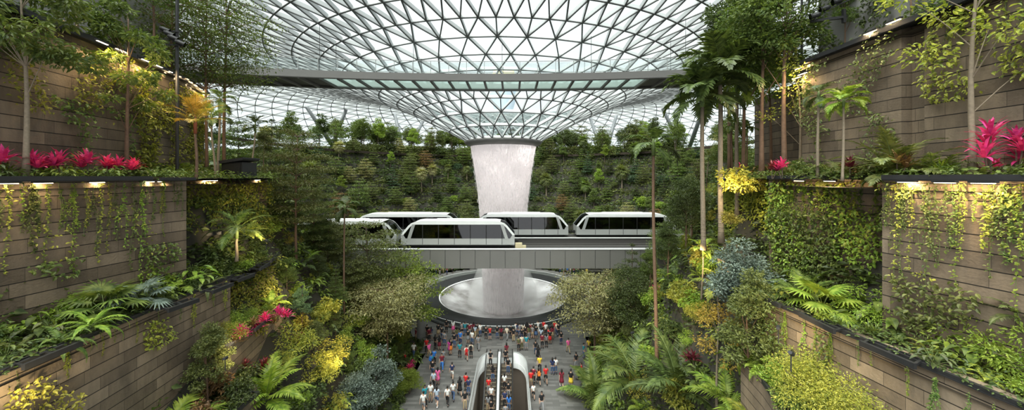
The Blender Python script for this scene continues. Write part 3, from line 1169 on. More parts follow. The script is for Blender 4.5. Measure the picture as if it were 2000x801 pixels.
def build_roof():
    root = bpy.data.objects.new('ceiling', None)
    COL.objects.link(root)
    root['kind'] = 'structure'
    root['label'] = 'steel and glass triangle grid roof dipping to the waterfall oculus'
    root['category'] = 'roof'
    nodes = []
    for r, n, off in RINGS:
        A = -PI / 2 + (np.arange(n) + off) * 2 * PI / n
        nodes.append(np.stack([VX + r * np.cos(A), VY + r * np.sin(A), np.full(n, float(shell_z(r)))], 1))
    st = MB()
    gl = MB()
    eps = .6

    def nrm(p):
        r = math.hypot(p[0] - VX, p[1] - VY)
        dz = (shell_z(r + eps) - shell_z(r - eps)) / (2 * eps)
        e = np.array([(p[0] - VX) / r, (p[1] - VY) / r])
        v = np.array([-e[0] * dz, -e[1] * dz, 1.0])
        return v / np.linalg.norm(v)

    def bm(a, b):
        u = nrm((a + b) / 2)
        st.beam(a, b, .13, .08, u, 1, -.02)      # dark inner flange
        st.beam(a, b, .045, .42, u, 0, .22)      # deep pale fin behind it
    for k, ring in enumerate(nodes):
        n = len(ring)
        for i in range(n):
            bm(ring[i], ring[(i + 1) % n])
        if k + 1 == len(nodes):
            break
        nx = nodes[k + 1]
        m = len(nx)
        for i in range(n):
            up = nrm(ring[i]) * .42
            i2 = (i + 1) % n
            if m == n:
                j0, j1 = (i, (i + 1) % n) if RINGS[k][2] else ((i - 1) % n, i)
                bm(ring[i], nx[j0])
                bm(ring[i], nx[j1])
                gl.add([ring[i] + up, nx[j0] + up, nx[j1] + up], [(0, 1, 2)])
                gl.add([ring[i] + up, nx[j1] + up, ring[i2] + up], [(0, 1, 2)])
            else:
                c = 2 * i
                for d in (-1, 0, 1):
                    bm(ring[i], nx[(c + d) % m])
                gl.add([ring[i] + up, nx[(c - 1) % m] + up, nx[c % m] + up, nx[(c + 1) % m] + up, ring[i2] + up],
                       [(0, 1, 2), (0, 2, 3), (0, 3, 4)])
    obj('steel_grid', st, [STEELR, STEELF], root)
    obj('roof_glazing', gl, [PANE], root)
    rim = MB()
    rim.lathe([(5.15, 25.15), (5.5, 24.95), (6.3, 25.35), (6.55, 25.75), (6.2, 25.95), (5.3, 25.9)], 72, (VX, VY, 0), close=True)
    obj('oculus_rim', rim, [FASCIA], root, True)
    return root


build_roof()

# slanting struts that carry the roof behind the terraces
STRUTM = simple('strut_grey', (.13, .14, .15), .5)


def strut(px0, py0, px1, py1, label, Y0=101.3):
    a = P(px0, py0, Y0)
    # top: where the sight line through px1,py1 meets the roof
    best = None
    for Dd in np.arange(60, 125, .25):
        p = P(px1, py1, Dd)
        r = math.hypot(p.x - VX, p.y - VY)
        dz = abs(p.z - shell_z(min(80, r)))
        if Dd > 88 and (best is None or dz < best[0]):
            best = (dz, p)
    b = best[1]
    b = Vector((b.x, b.y, min(b.z, float(shell_z(math.hypot(b.x - VX, b.y - VY))))))
    mb = MB()
    a2 = Vector((a.x, a.y, Hs(a.x, a.y) - .1))
    mb.tube([a2, a2.lerp(b, .5), b], [.50, .55, .42], 12)
    mb.tube([a2, a2 + Vector((0, 0, .5))], [.8, .7], 12)
    o = obj('roof_strut', mb, [STRUTM], smooth=True)
    tag(o, label, 'roof strut')


strut(664, 300, 598, 208, 'leaning steel strut behind the far left terrace, tilted towards the left wall')
strut(640, 300, 676, 214, 'leaning steel strut behind the far left terrace, tilted towards the waterfall')
strut(789, 304, 771, 222, 'steel strut left of the waterfall, leaning away from it')
strut(789, 304, 826, 238, 'steel strut left of the waterfall, leaning towards it')
strut(1180, 304, 1153, 232, 'steel strut right of the waterfall, leaning towards it')
strut(1180, 304, 1204, 226, 'steel strut right of the waterfall, leaning away from it')
strut(1340, 300, 1294, 212, 'leaning steel strut beside the slender palm, tilted towards the waterfall')
strut(1340, 300, 1378, 190, 'leaning steel strut beside the slender palm, tilted towards the tall palms')

# ------------------------------------------------------------------ canopy bridge
def canopy_bridge():
    t = thing('canopy_bridge', 'curved grey walkway bridge with glass floor hung under the roof', 'bridge', (0, 36.3, 29.7))
    yc = lambda x: -((x + 2) ** 2) / 240.0
    xs = np.arange(-46, 36.1, 1.8)
    def line(dy, z, w, h, mat, name, x0=-46, x1=36):
        mb = MB()
        q = [x for x in np.arange(x0, x1 + .1, 1.8)]
        for a, b in zip(q[:-1], q[1:]):
            mb.beam((a, yc(a) + dy, z), (b, yc(b) + dy, z), w, h)
        return obj(name, mb, [mat], t)
    line(0, .36, .12, .70, FASCIA, 'front_fascia')
    line(3.95, .36, .12, .70, FASCIA, 'rear_fascia')
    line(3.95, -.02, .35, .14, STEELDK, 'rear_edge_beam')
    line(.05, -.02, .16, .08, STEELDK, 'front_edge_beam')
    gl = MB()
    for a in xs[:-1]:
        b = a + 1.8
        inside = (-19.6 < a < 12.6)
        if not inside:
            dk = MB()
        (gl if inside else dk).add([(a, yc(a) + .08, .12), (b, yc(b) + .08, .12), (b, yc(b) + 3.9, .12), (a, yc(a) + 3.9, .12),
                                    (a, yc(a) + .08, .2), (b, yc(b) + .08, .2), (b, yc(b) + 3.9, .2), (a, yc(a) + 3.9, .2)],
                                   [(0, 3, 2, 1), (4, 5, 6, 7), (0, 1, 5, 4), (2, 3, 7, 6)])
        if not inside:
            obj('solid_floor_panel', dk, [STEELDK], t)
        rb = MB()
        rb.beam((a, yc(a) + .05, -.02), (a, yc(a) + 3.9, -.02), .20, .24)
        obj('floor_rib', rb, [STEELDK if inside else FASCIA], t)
    obj('glass_floor', gl, [PANEB], t)
    for nm, dy in (('front_railing', 0.0), ('rear_railing', 3.95)):
        rl, rg = MB(), MB()
        for a in xs[:-1]:
            b = a + 1.8
            rl.beam((a, yc(a) + dy, .7), (a, yc(a) + dy, 1.95), .05, .05, (1, 0, 0))
            rl.beam((a, yc(a) + dy, 1.95), (b, yc(b) + dy, 1.95), .05, .05)
            rg.add([(a, yc(a) + dy, .75), (b, yc(b) + dy, .75), (b, yc(b) + dy, 1.85), (a, yc(a) + dy, 1.85)], [(0, 1, 2, 3)])
        o = obj(nm, rl, [STEELG], t)
        obj('railing_glass', rg, [RAILG], o)
    # hanger cables up to the roof
    for x in np.arange(-37, 30, 9.0):
        for dy in (.3, 3.6):
            mb = MB()
            y = yc(x) + dy
            r = math.hypot(x - VX, 36.3 + y - VY)
            mb.tube([(x, y, .6), (x, y, float(shell_z(r)) - 29.7)], .022, 5)
            obj('hanger_cable', mb, [METALD], t)


canopy_bridge()

# ------------------------------------------------------------------ water
def water_mat(name, dens, scale, col=(.80, .77, .78)):
    m, nt, N, L = new_mat(name)
    out = N.new('ShaderNodeOutputMaterial')
    tc = N.new('ShaderNodeTexCoord')
    mp = N.new('ShaderNodeMapping')
    mp.inputs['Scale'].default_value = (scale, scale, scale * .10)
    L.new(tc.outputs['Object'], mp.inputs[0])
    nz = N.new('ShaderNodeTexNoise')
    nz.inputs['Scale'].default_value = 1
    nz.inputs['Detail'].default_value = 5
    nz.inputs['Roughness'].default_value = .7
    L.new(mp.outputs[0], nz.inputs['Vector'])
    mp2 = N.new('ShaderNodeMapping')
    mp2.inputs['Scale'].default_value = (.22, .22, .35)
    L.new(tc.outputs['Object'], mp2.inputs[0])
    n2 = N.new('ShaderNodeTexNoise')
    n2.inputs['Scale'].default_value = 1.6
    n2.inputs['Detail'].default_value = 3
    L.new(mp2.outputs[0], n2.inputs['Vector'])
    ad = N.new('ShaderNodeMath')
    ad.operation = 'MULTIPLY_ADD'
    L.new(n2.outputs['Fac'], ad.inputs[0])
    ad.inputs[1].default_value = .55
    L.new(nz.outputs['Fac'], ad.inputs[2])
    mr = N.new('ShaderNodeMapRange')
    mr.inputs[1].default_value = .78 - dens
    mr.inputs[2].default_value = .95 - dens * .6
    mr.inputs[3].default_value = .12
    mr.inputs[4].default_value = .96
    L.new(ad.outputs[0], mr.inputs[0])
    d = N.new('ShaderNodeBsdfDiffuse')
    d.inputs[0].default_value = (*col, 1)
    tl = N.new('ShaderNodeBsdfTranslucent')
    tl.inputs[0].default_value = (*col, 1)
    a = N.new('ShaderNodeMixShader')
    a.inputs[0].default_value = .5
    L.new(d.outputs[0], a.inputs[1])
    L.new(tl.outputs[0], a.inputs[2])
    t = N.new('ShaderNodeBsdfTransparent')
    x = N.new('ShaderNodeMixShader')
    L.new(mr.outputs[0], x.inputs[0])
    L.new(t.outputs[0], x.inputs[1])
    L.new(a.outputs[0], x.inputs[2])
    L.new(x.outputs[0], out.inputs[0])
    return m


WAT1 = water_mat('falling_water', .25, 6.0, (.96, .91, .92))
WAT2 = water_mat('falling_water_veil', .22, 9.0, (.98, .94, .95))
DROP = simple('water_drops', (.86, .84, .85), .3, spec=.5)


def wr(z):
    return float(np.interp(z, [-2.3, 0, 9, 14, 18, 21, 23.5, 25.1], [3.35, 3.4, 3.65, 3.95, 4.35, 4.75, 5.2, 5.5]))


def waterfall():
    t = thing('waterfall', 'tall round pinkish white waterfall pouring from the roof oculus', 'waterfall', (VX, VY, 0))
    zs = np.linspace(-2.2, 25.2, 40)
    for nm, k, m in (('water_sheet', 1.0, WAT1), ('inner_water_sheet', .86, WAT2)):
        mb = MB()
        mb.lathe([(wr(z) * k, z) for z in zs], 96)
        obj(nm, mb, [m], t, True)
    # long drops in front of the sheet
    mb = MB()
    n = 7000
    z = NR.uniform(-1.5, 24.2, n)
    a = NR.uniform(0, 2 * PI, n)
    r = np.interp(z, zs, [wr(q) for q in zs]) * NR.uniform(.9, 1.035, n)
    pos = np.stack([r * np.cos(a), r * np.sin(a), z], 1)
    fwd = np.repeat(np.array([[0, 0, -1.]]), n, 0)
    nor = np.stack([np.cos(a), np.sin(a), a * 0], 1)
    T = [(0, 0, 0), (.5, .5, .0), (0, 1, 0), (-.5, .5, 0), (0, .5, .06)]
    V, F = leafbatch(T, [(0, 1, 4), (1, 2, 4), (2, 3, 4), (3, 0, 4)], pos, fwd, nor, NR.uniform(.015, .04, n), NR.uniform(.2, .9, n))
    mb.add(V, F)
    o = obj('water_drops', mb, [DROP], t)
    o['kind'] = 'stuff'


waterfall()


def pool():
    t = thing('pool', 'round dark granite rimmed pool catching the waterfall', 'pool', (VX, VY, 0))
    mb = MB()
    mb.lathe([(10.45, .38), (10.6, .46), (13.25, .60), (13.4, .5), (13.4, 0)], 96)
    obj('granite_rim', mb, [GRANITE], t, True)
    m, nt, N, L = new_mat('wet_bowl')
    out = N.new('ShaderNodeOutputMaterial')
    b = N.new('ShaderNodeBsdfPrincipled')
    b.inputs['Roughness'].default_value = .22
    b.inputs['Specular IOR Level'].default_value = .6
    tc = N.new('ShaderNodeTexCoord')
    nz = N.new('ShaderNodeTexNoise')
    nz.inputs['Scale'].default_value = .28
    nz.inputs['Detail'].default_value = 5
    L.new(tc.outputs['Object'], nz.inputs['Vector'])
    rp = N.new('ShaderNodeValToRGB')
    rp.color_ramp.elements[0].position = .35
    rp.color_ramp.elements[0].color = (.22, .205, .20, 1)
    rp.color_ramp.elements[1].position = .68
    rp.color_ramp.elements[1].color = (.62, .61, .62, 1)
    L.new(nz.outputs['Fac'], rp.inputs[0])
    L.new(rp.outputs[0], b.inputs['Base Color'])
    n2 = N.new('ShaderNodeTexNoise')
    n2.inputs['Scale'].default_value = 5
    n2.inputs['Detail'].default_value = 4
    L.new(tc.outputs['Object'], n2.inputs['Vector'])
    bp = N.new('ShaderNodeBump')
    bp.inputs['Strength'].default_value = .35
    bp.inputs['Distance'].default_value = .05
    L.new(n2.outputs['Fac'], bp.inputs['Height'])
    L.new(bp.outputs[0], b.inputs['Normal'])
    L.new(b.outputs[0], out.inputs[0])
    mb = MB()
    mb.lathe([(10.45, .38), (10.3, .1), (9.2, -.5), (7, -1.2), (4.5, -1.8), (2, -2.1), (.01, -2.2)], 96)
    obj('water_bowl', mb, [m], t, True)
    # white lip where the water leaves the bowl
    mb = MB()
    mb.lathe([(10.38, .36), (10.45, .42), (10.56, .44), (10.56, .38)], 96)
    obj('water_lip', mb, [WHITE], t, True)
    # railing
    r = thing('pool_railing', 'curved glass railing with steel handrail round the pool', 'railing', (VX, VY, 0))
    g, p, h, k = MB(), MB(), MB(), MB()
    g.lathe([(14.2, .1), (14.2, .86)], 96)
    h.lathe([(14.17, .86), (14.23, .86), (14.23, .92), (14.17, .92)], 96, close=True)
    k.lathe([(14.0, .0), (14.3, 0), (14.3, .14), (14.0, .14)], 96, close=True)
    obj('glass', g, [RAILG], r)
    obj('handrail', h, [WHITE], r)
    obj('base_channel', k, [RUBBER], r)


pool()

mist, nt, N, L = new_mat('spray')
o_ = N.new('ShaderNodeOutputMaterial')
v_ = N.new('ShaderNodeVolumeScatter')
v_.inputs['Color'].default_value = (1, 1, 1, 1)
v_.inputs['Density'].default_value = .13
v_.inputs['Anisotropy'].default_value = .2
L.new(v_.outputs[0], o_.inputs['Volume'])
mb = MB()
mb.lathe([(.01, -1.5), (4.2, -1.4), (6.0, -.6), (5.6, 1.5), (4.2, 5), (.01, 7)], 40)
m_ = obj('spray_mist', mb, [mist], smooth=True)
m_.location = (VX, VY, 0)
tag(m_, 'white spray drifting where the waterfall meets the pool', 'mist', kind='stuff')

# ------------------------------------------------------------------ elevated guideway and trains
def guideway():
    t = thing('guideway', 'nearer grey panelled elevated train guideway crossing the valley', 'train guideway', (0, 43, 0))
    mb = MB()
    x = -44.0
    while x < 44:
        mb.box((x + .88, 0.1, 10.1), (.87, .1, 1.13))
        x += 1.8
    obj('side_panel_cladding', mb, [PANEL], t)
    mb = MB()
    mb.box((0, 2.1, 9.95), (44, 1.98, 1.0))
    obj('girder', mb, [simple('girder_concrete', (.12, .12, .12), .7)], t)
    mb = MB()
    mb.box((0, .08, 11.30), (44, .17, .05))
    obj('white_coping', mb, [WHITE], t)
    mb = MB()
    mb.box((0, 4.1, 10.9), (44, .08, .3))
    for y in (1.1, 3.0):
        mb.box((0, y, 11.02), (44, .14, .08))
    obj('running_track', mb, [STEELDK], t)
    for px in (822, 1165):
        mb = MB()
        mb.tube([(XA(px, 45), 2, 0), (XA(px, 45), 2, 9.0)], [.55, .55], 20)
        mb.box((XA(px, 45), 2, 8.75), (1.2, 1.5, .25))
        obj('pier', mb, [CONC], t, False)
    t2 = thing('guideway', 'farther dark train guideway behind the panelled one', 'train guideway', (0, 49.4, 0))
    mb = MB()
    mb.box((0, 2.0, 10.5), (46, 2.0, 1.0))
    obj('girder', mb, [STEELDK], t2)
    mb = MB()
    mb.box((0, 0, 11.55), (46, .10, .05))
    obj('white_coping', mb, [WHITE], t2)
    mb = MB()
    mb.box((0, -.9, 10.0), (46, .5, .04))
    mb.box((0, -1.4, 10.55), (46, .03, .03))
    for x in np.arange(-45, 45, 2.3):
        mb.box((x, -1.4, 10.28), (.025, .025, .27))
    obj('service_walkway', mb, [METALD], t2)
    for px in (795, 1190):
        mb = MB()
        mb.tube([(XA(px, 51.4), 2, 0), (XA(px, 51.4), 2, 9.5)], [.55, .55], 20)
        obj('pier', mb, [CONC], t2, False)


guideway()
SEAT_O = simple('orange_seat', (.55, .16, .03), .6)


def train_car(px0, px1, D, zb, label, group):
    """one car; side face at depth D, between two pixel columns"""
    x0, x1 = XA(px0, D), XA(px1, D)
    Lc = x1 - x0
    hl = Lc / 2
    t = thing('train_car', label, 'train car', ((x0 + x1) / 2, D + 1.35, zb), group=group)
    W = 1.35
    a, b_, zn, zt, zm = .25, 1.75, 1.42, 3.12, 2.72
    # roof with the curved ends coming down to the nose
    prof = [(-hl + .05, zn - .06), (-hl, zn + .06), (-hl + .9, zm - .15), (-hl + 1.25, zm + .14), (-hl + 1.75, zt - .08), (-hl + 2.4, zt),
            (hl - 2.4, zt), (hl - 1.75, zt - .08), (hl - 1.25, zm + .14), (hl - .9, zm - .15), (hl, zn + .06), (hl - .05, zn - .06),
            (hl - .28, zn), (hl - 1.12, zm - .28), (hl - 1.55, zm - .02), (-hl + 1.55, zm - .02), (-hl + 1.12, zm - .28), (-hl + .28, zn)]
    rf = MB()
    k = len(prof)
    # rim frames on both sides and skin across
    for y in (-W, W - .14):
        rf.prism(prof, y, y + .14)
    top = prof[1:11]
    V = [(p[0], y, p[1]) for y in (-W + .02, W - .02) for p in top]
    n = len(top)
    F = [(i, i + 1, n + i + 1, n + i) for i in range(n - 1)]
    # end glass is separate: keep only the roof span
    rf.add(V, F[3:6])
    rf.box((0, 0, zt + .05), (hl * .42, .8, .06))
    obj('roof', rf, [WHITE], t)
    eg = MB()
    eg.add(V, F[:3] + F[6:])
    for y in (-W + .05, W - .05):
        eg.prism([(-hl + .1, zn), (-hl + 1.5, zm), (hl - 1.5, zm), (hl - .1, zn), (hl - .2, 1.0), (-hl + .2, 1.0)], y - .01, y + .01)
    obj('window_glass', eg, [TRAING], t)
    lb = MB()
    for y in (-W + .0, W - .08):
        lb.prism([(-hl + .0, zn), (-hl + .30, zn), (-hl + .55, .98), (hl - .55, .98), (hl - .30, zn), (hl, zn), (hl, .22), (-hl, .22)], y, y + .08)
    lb.box((-hl + .05, 0, .8), (.05, W - .05, .58))
    lb.box((hl - .05, 0, .8), (.05, W - .05, .58))
    lb.box((0, 0, .26), (hl - .1, W - .08, .05))
    obj('lower_body', lb, [SILVER], t)
    for s in (-1, 1):
        for y in (-W - .02, W - .1):
            pl = MB()
            pl.prism([(s * (hl - 1.35), zm), (s * (hl - 1.75), zm), (s * (hl - 1.15), .9), (s * (hl - .75), .9)], y, y + .12)
            obj('end_pillar', pl, [SILVER], t)
    sm = MB()
    for x in np.linspace(-hl * .62, hl * .78, 6):
        sm.box((x, -W - .01, .62), (.025, .012, .36))
        sm.box((x, -W + .03, 1.85), (.05, .03, .85))
        sm.box((x, W + .01, .62), (.025, .012, .36))
    obj('door_seam', sm, [RUBBER], t)
    ub = MB()
    ub.box((0, 0, .1), (hl - .5, W - .25, .12))
    for x in (-hl * .6, hl * .6):
        for y in (-.9, .9):
            ub.tube([(x, y - .12, .18), (x, y + .12, .18)], [.34 * .6, .34 * .6], 12)
    ub.box((-hl - .2, 0, .5), (.3, .35, .18))
    ub.box((hl + .2, 0, .5), (.3, .35, .18))
    obj('underframe', ub, [RUBBER], t)
    for i, x in enumerate(np.linspace(-hl * .5, hl * .5, 4)):
        se = MB()
        se.box((x, W - .45, .75), (.7, .22, .08))
        se.box((x, W - .25, 1.1), (.7, .06, .35))
        obj('seat', se, [SEAT_O], t)
    return t


TG = 'train cars on the elevated guideways'
train_car(783, 1005, 43.9, 11.42, 'nearest train car, white arched frame, whole side visible left of centre', TG)
train_car(548, 774, 43.9, 11.42, 'near train car mostly hidden behind the left trees, only its nose showing', TG)
train_car(690, 897, 50.2, 11.62, 'farther train car behind the left trees, white roof above the near train', TG)
train_car(926, 1110, 50.2, 11.62, 'farther train car passing in front of the waterfall', TG)
train_car(1126, 1320, 50.2, 11.62, 'farther train car on the right, running behind the slender palm trunk', TG)

# yellow buffer cabinet on the track beside the near train
mb = MB()
mb.box((0, 0, .35), (.42, .3, .35))
mb.box((.6, 0, .2), (.3, .25, .2))
o = obj('track_cabinet', mb, [simple('cream_paint', (.55, .47, .30), .6)])
o.location = (XA(1013, 44.2), 44.2, 11.12)
tag(o, 'cream trackside cabinet at the tail of the nearest train car', 'cabinet')

# ------------------------------------------------------------------ escalators
def escalators():
    slope = .577
    # dark pit
    mb = MB()
    xa, xb, ya, yb = -3.5, 1.5, 24, 39.0
    zb = -7.5
    mb.add([(xa, ya, 0), (xa, yb, 0), (xb, yb, 0), (xb, ya, 0), (xa, ya, zb), (xa, yb, zb), (xb, yb, zb), (xb, ya, zb)],
           [(0, 1, 5, 4), (1, 2, 6, 5), (2, 3, 7, 6), (3, 0, 4, 7), (4, 5, 6, 7)])
    struct('wall_pit', mb, [simple('pit_stone', (.19, .155, .125), .6, noise=.2, nscale=.8)], 'brown lined opening round the escalators', 'wall')
    for s, lab in ((-1, 'white curved parapet left of the escalators'), (1, 'white curved parapet right of the escalators')):
        t = thing('parapet', lab, 'parapet', (-1.0, 38.6, 0))
        pts = []
        for q in np.linspace(0, 1, 12):
            a = q * PI / 2
            pts.append((s * (1.15 + 1.35 * math.sin(a)), -2.6 + 2.6 * math.cos(a)))
        pts += [(s * 2.5, -5), (s * 2.52, -9), (s * 2.55, -14.5)]
        wl = MB()
        for a, b in zip(pts[:-1], pts[1:]):
            wl.beam((a[0], a[1], .52), (b[0], b[1], .52), .10, 1.04)
            wl.beam((a[0], a[1], -.3), (b[0], b[1], -.3), .13, .6)
        obj('parapet_panel', wl, [WHITE], t)
        hr = MB()
        hr.tube([(a[0], a[1], 1.09) for a in pts], .05, 8)
        obj('handrail', hr, [STEELG], t)
    HX = {'left': -2.13, 'right': -.57}
    for nm, lab in (('left', 'left escalator, crowded with riders, nearer the coffee-brown pit edge'), ('right', 'right escalator, crowded with riders, beside the blue jacket')):
        t = thing('escalator', {'left': 'dark stepped escalator on the left of the white centre divider', 'right': 'dark stepped escalator on the right of the white centre divider'}[nm], 'escalator', (HX[nm], 38.5, 0), group='escalators down from the plaza')
        n = 34
        TR = simple('escalator_tread', (.10, .085, .07), .5, .3)
        stp = []
        for i in range(n):
            y = -.3 - i * .36
            z = -max(0, (i - 1)) * .36 * slope
            mb = MB()
            mb.box((0, y, z - .05), (.52, .185, .05))
            mb.box((0, y - .18, z - .16), (.52, .008, .12))
            mb.box((0, y - .172, z + .004), (.52, .016, .006), 1)
            obj('step', mb, [TR, simple('step_edge', (.35, .30, .2), .5) if i == 0 else bpy.data.materials['step_edge']], t)
        cp = MB()
        cp.box((0, .45, .01), (.6, .6, .012))
        obj('landing_plate', cp, [STEELG], t)
        for s in (-1, 1):
            bl = MB()
            y1 = -12.5
            z1 = y1 * slope + .3
            poly = [(.9, 0), (.9, .95), (-.6, .95), (y1, z1 + .95), (y1, z1 - .35), (-.6, -.35)]
            bl.prism(poly, s * .62 - .03, s * .62 + .03, axis='x')
            b = obj('balustrade', bl, [WHITE], t)
            hd = MB()
            hd.tube([(s * .62, .9, .5), (s * .62, 1.05, .75), (s * .62, .9, 1.0), (s * .62, -.6, 1.0), (s * .62, y1, z1 + 1.0)], .045, 8)
            obj('handrail', hd, [RUBBER], b)
    t = thing('divider', 'white centre divider between the two escalators', 'divider', (-1.35, 38.5, 0))
    mb = MB()
    y1 = -12.5
    z1 = y1 * .577 + .3
    mb.prism([(.6, 0), (.6, .9), (-.6, .9), (y1, z1 + .9), (y1, z1 + .3), (-.6, .2)], -.14, .14, axis='x')
    obj('divider_panel', mb, [WHITE], t)
    mb = MB()
    mb.beam((0, -.6, .93), (0, y1, z1 + .93), .2, .04)
    obj('divider_cap', mb, [STEELG], t)


escalators()
# ------------------------------------------------------------------ people
SKIN = simple('skin', (.48, .30, .21), .6)
SKIN2 = simple('skin_tan', (.30, .17, .11), .6)
HAIRM = simple('black_hair', (.012, .010, .009), .45)
SHOE = simple('dark_shoe', (.03, .03, .03), .5)
SHOEW = simple('white_shoe', (.7, .7, .7), .5)
EYEM = simple('face_dark', (.05, .02, .02), .4)
CLOTH = {}
for n_, c_ in dict(black=(.012, .012, .014), white=(.72, .72, .70), navy=(.02, .03, .09), teal=(.02, .22, .27), blue=(.03, .16, .50), red=(.55, .02, .02),
                   maroon=(.17, .015, .03), grey=(.22, .22, .23), olive=(.10, .10, .04), pink=(.75, .12, .32), magenta=(.40, .04, .22), pale=(.42, .50, .60),
                   khaki=(.38, .29, .17), denim=(.05, .09, .18), orange=(.65, .18, .03), cream=(.62, .54, .42), yellow=(.7, .5, .05)).items():
    CLOTH[n_] = simple('cloth_' + n_, c_, .85, noise=.15)


def skin_mesh(chains, name, mats, sub=1):
    """chains: list of (points, radii, parent_index or None) sharing vertices by index; returns arrays of a skinned, smoothed mesh"""
    verts, rad, edges = [], [], []
    for pts, rr, par in chains:
        prev = par
        for p, r in zip(pts, rr):
            verts.append(p)
            rad.append(r)
            if prev is not None:
                edges.append((prev, len(verts) - 1))
            prev = len(verts) - 1
    me = bpy.data.meshes.new('tmp')
    me.from_pydata(verts, edges, [])
    o = bpy.data.objects.new('tmp', me)
    COL.objects.link(o)
    bpy.context.view_layer.objects.active = o
    m = o.modifiers.new('s', 'SKIN')
    m.use_smooth_shade = True
    if not me.skin_vertices:
        me.attributes.new('x', 'FLOAT', 'POINT')
        with bpy.context.temp_override(object=o, active_object=o):
            bpy.ops.mesh.customdata_skin_add()
    for i, v in enumerate(me.skin_vertices[0].data):
        r = rad[i]
        v.radius = r if isinstance(r, tuple) else (r, r)
        v.use_root = (i == 0)
    s = o.modifiers.new('u', 'SUBSURF')
    s.levels = sub
    s.render_levels = sub
    dg = bpy.context.evaluated_depsgraph_get()
    dg.update()
    ev = o.evaluated_get(dg)
    r = bpy.data.meshes.new_from_object(ev)
    V = np.array([v.co[:] for v in r.vertices])
    F = [tuple(p.vertices) for p in r.polygons]
    bpy.data.objects.remove(o)
    return V, F


POSES = {
    # hipL/R knee, ankle offsets (x,y,z) ; arm: shoulder->elbow->wrist
    'stand': dict(legs=[((.10, -.01, .50), (.11, .02, .09)), ((-.10, -.01, .50), (-.11, .02, .09))],
                  arms=[((.235, .03, 1.14), (.25, -.05, .90)), ((-.235, .03, 1.14), (-.25, -.05, .90))]),
    'walk': dict(legs=[((.095, -.16, .52), (.095, -.27, .11)), ((-.095, .04, .50), (-.095, .30, .16))],
                 arms=[((.235, .12, 1.16), (.25, .17, .92)), ((-.235, -.06, 1.15), (-.25, -.22, .97))]),
    'stride': dict(legs=[((.095, .05, .50), (.095, .24, .14)), ((-.095, -.12, .52), (-.095, -.18, .10))],
                   arms=[((.235, -.05, 1.15), (.23, -.25, 1.08)), ((-.235, .08, 1.15), (-.25, .10, .90))]),
    'photo': dict(legs=[((.10, -.01, .50), (.12, .02, .09)), ((-.10, -.01, .50), (-.12, .02, .09))],
                  arms=[((.22, -.14, 1.20), (.10, -.34, 1.42)), ((-.22, -.14, 1.20), (-.10, -.34, 1.42))]),
}


def hand(mb, wrist, elbow, s):
    w = np.array(wrist, float)
    d = w - np.array(elbow, float)
    d /= np.linalg.norm(d)
    side = np.cross(d, (s, 0, 0.2))
    side /= np.linalg.norm(side) + 1e-9
    nrm = np.cross(d, side)
    palm = w + d * .05
    mb.beam(w - d * .01, w + d * .09, .075, .03, nrm)
    for k in range(4):
        b = w + d * .085 + side * (-.028 + .0187 * k)
        L = [.062, .072, .068, .052][k]
        mb.tube([b, b + d * L * .5 - nrm * .006, b + d * L * .9 - nrm * .026], [.0095, .009, .007], 5, 0)
    b = w + d * .03 + side * .035
    mb.tube([b, b + side * .03 + d * .025, b + side * .036 + d * .055 - nrm * .01], [.011, .010, .008], 5, 0)


PM = {}


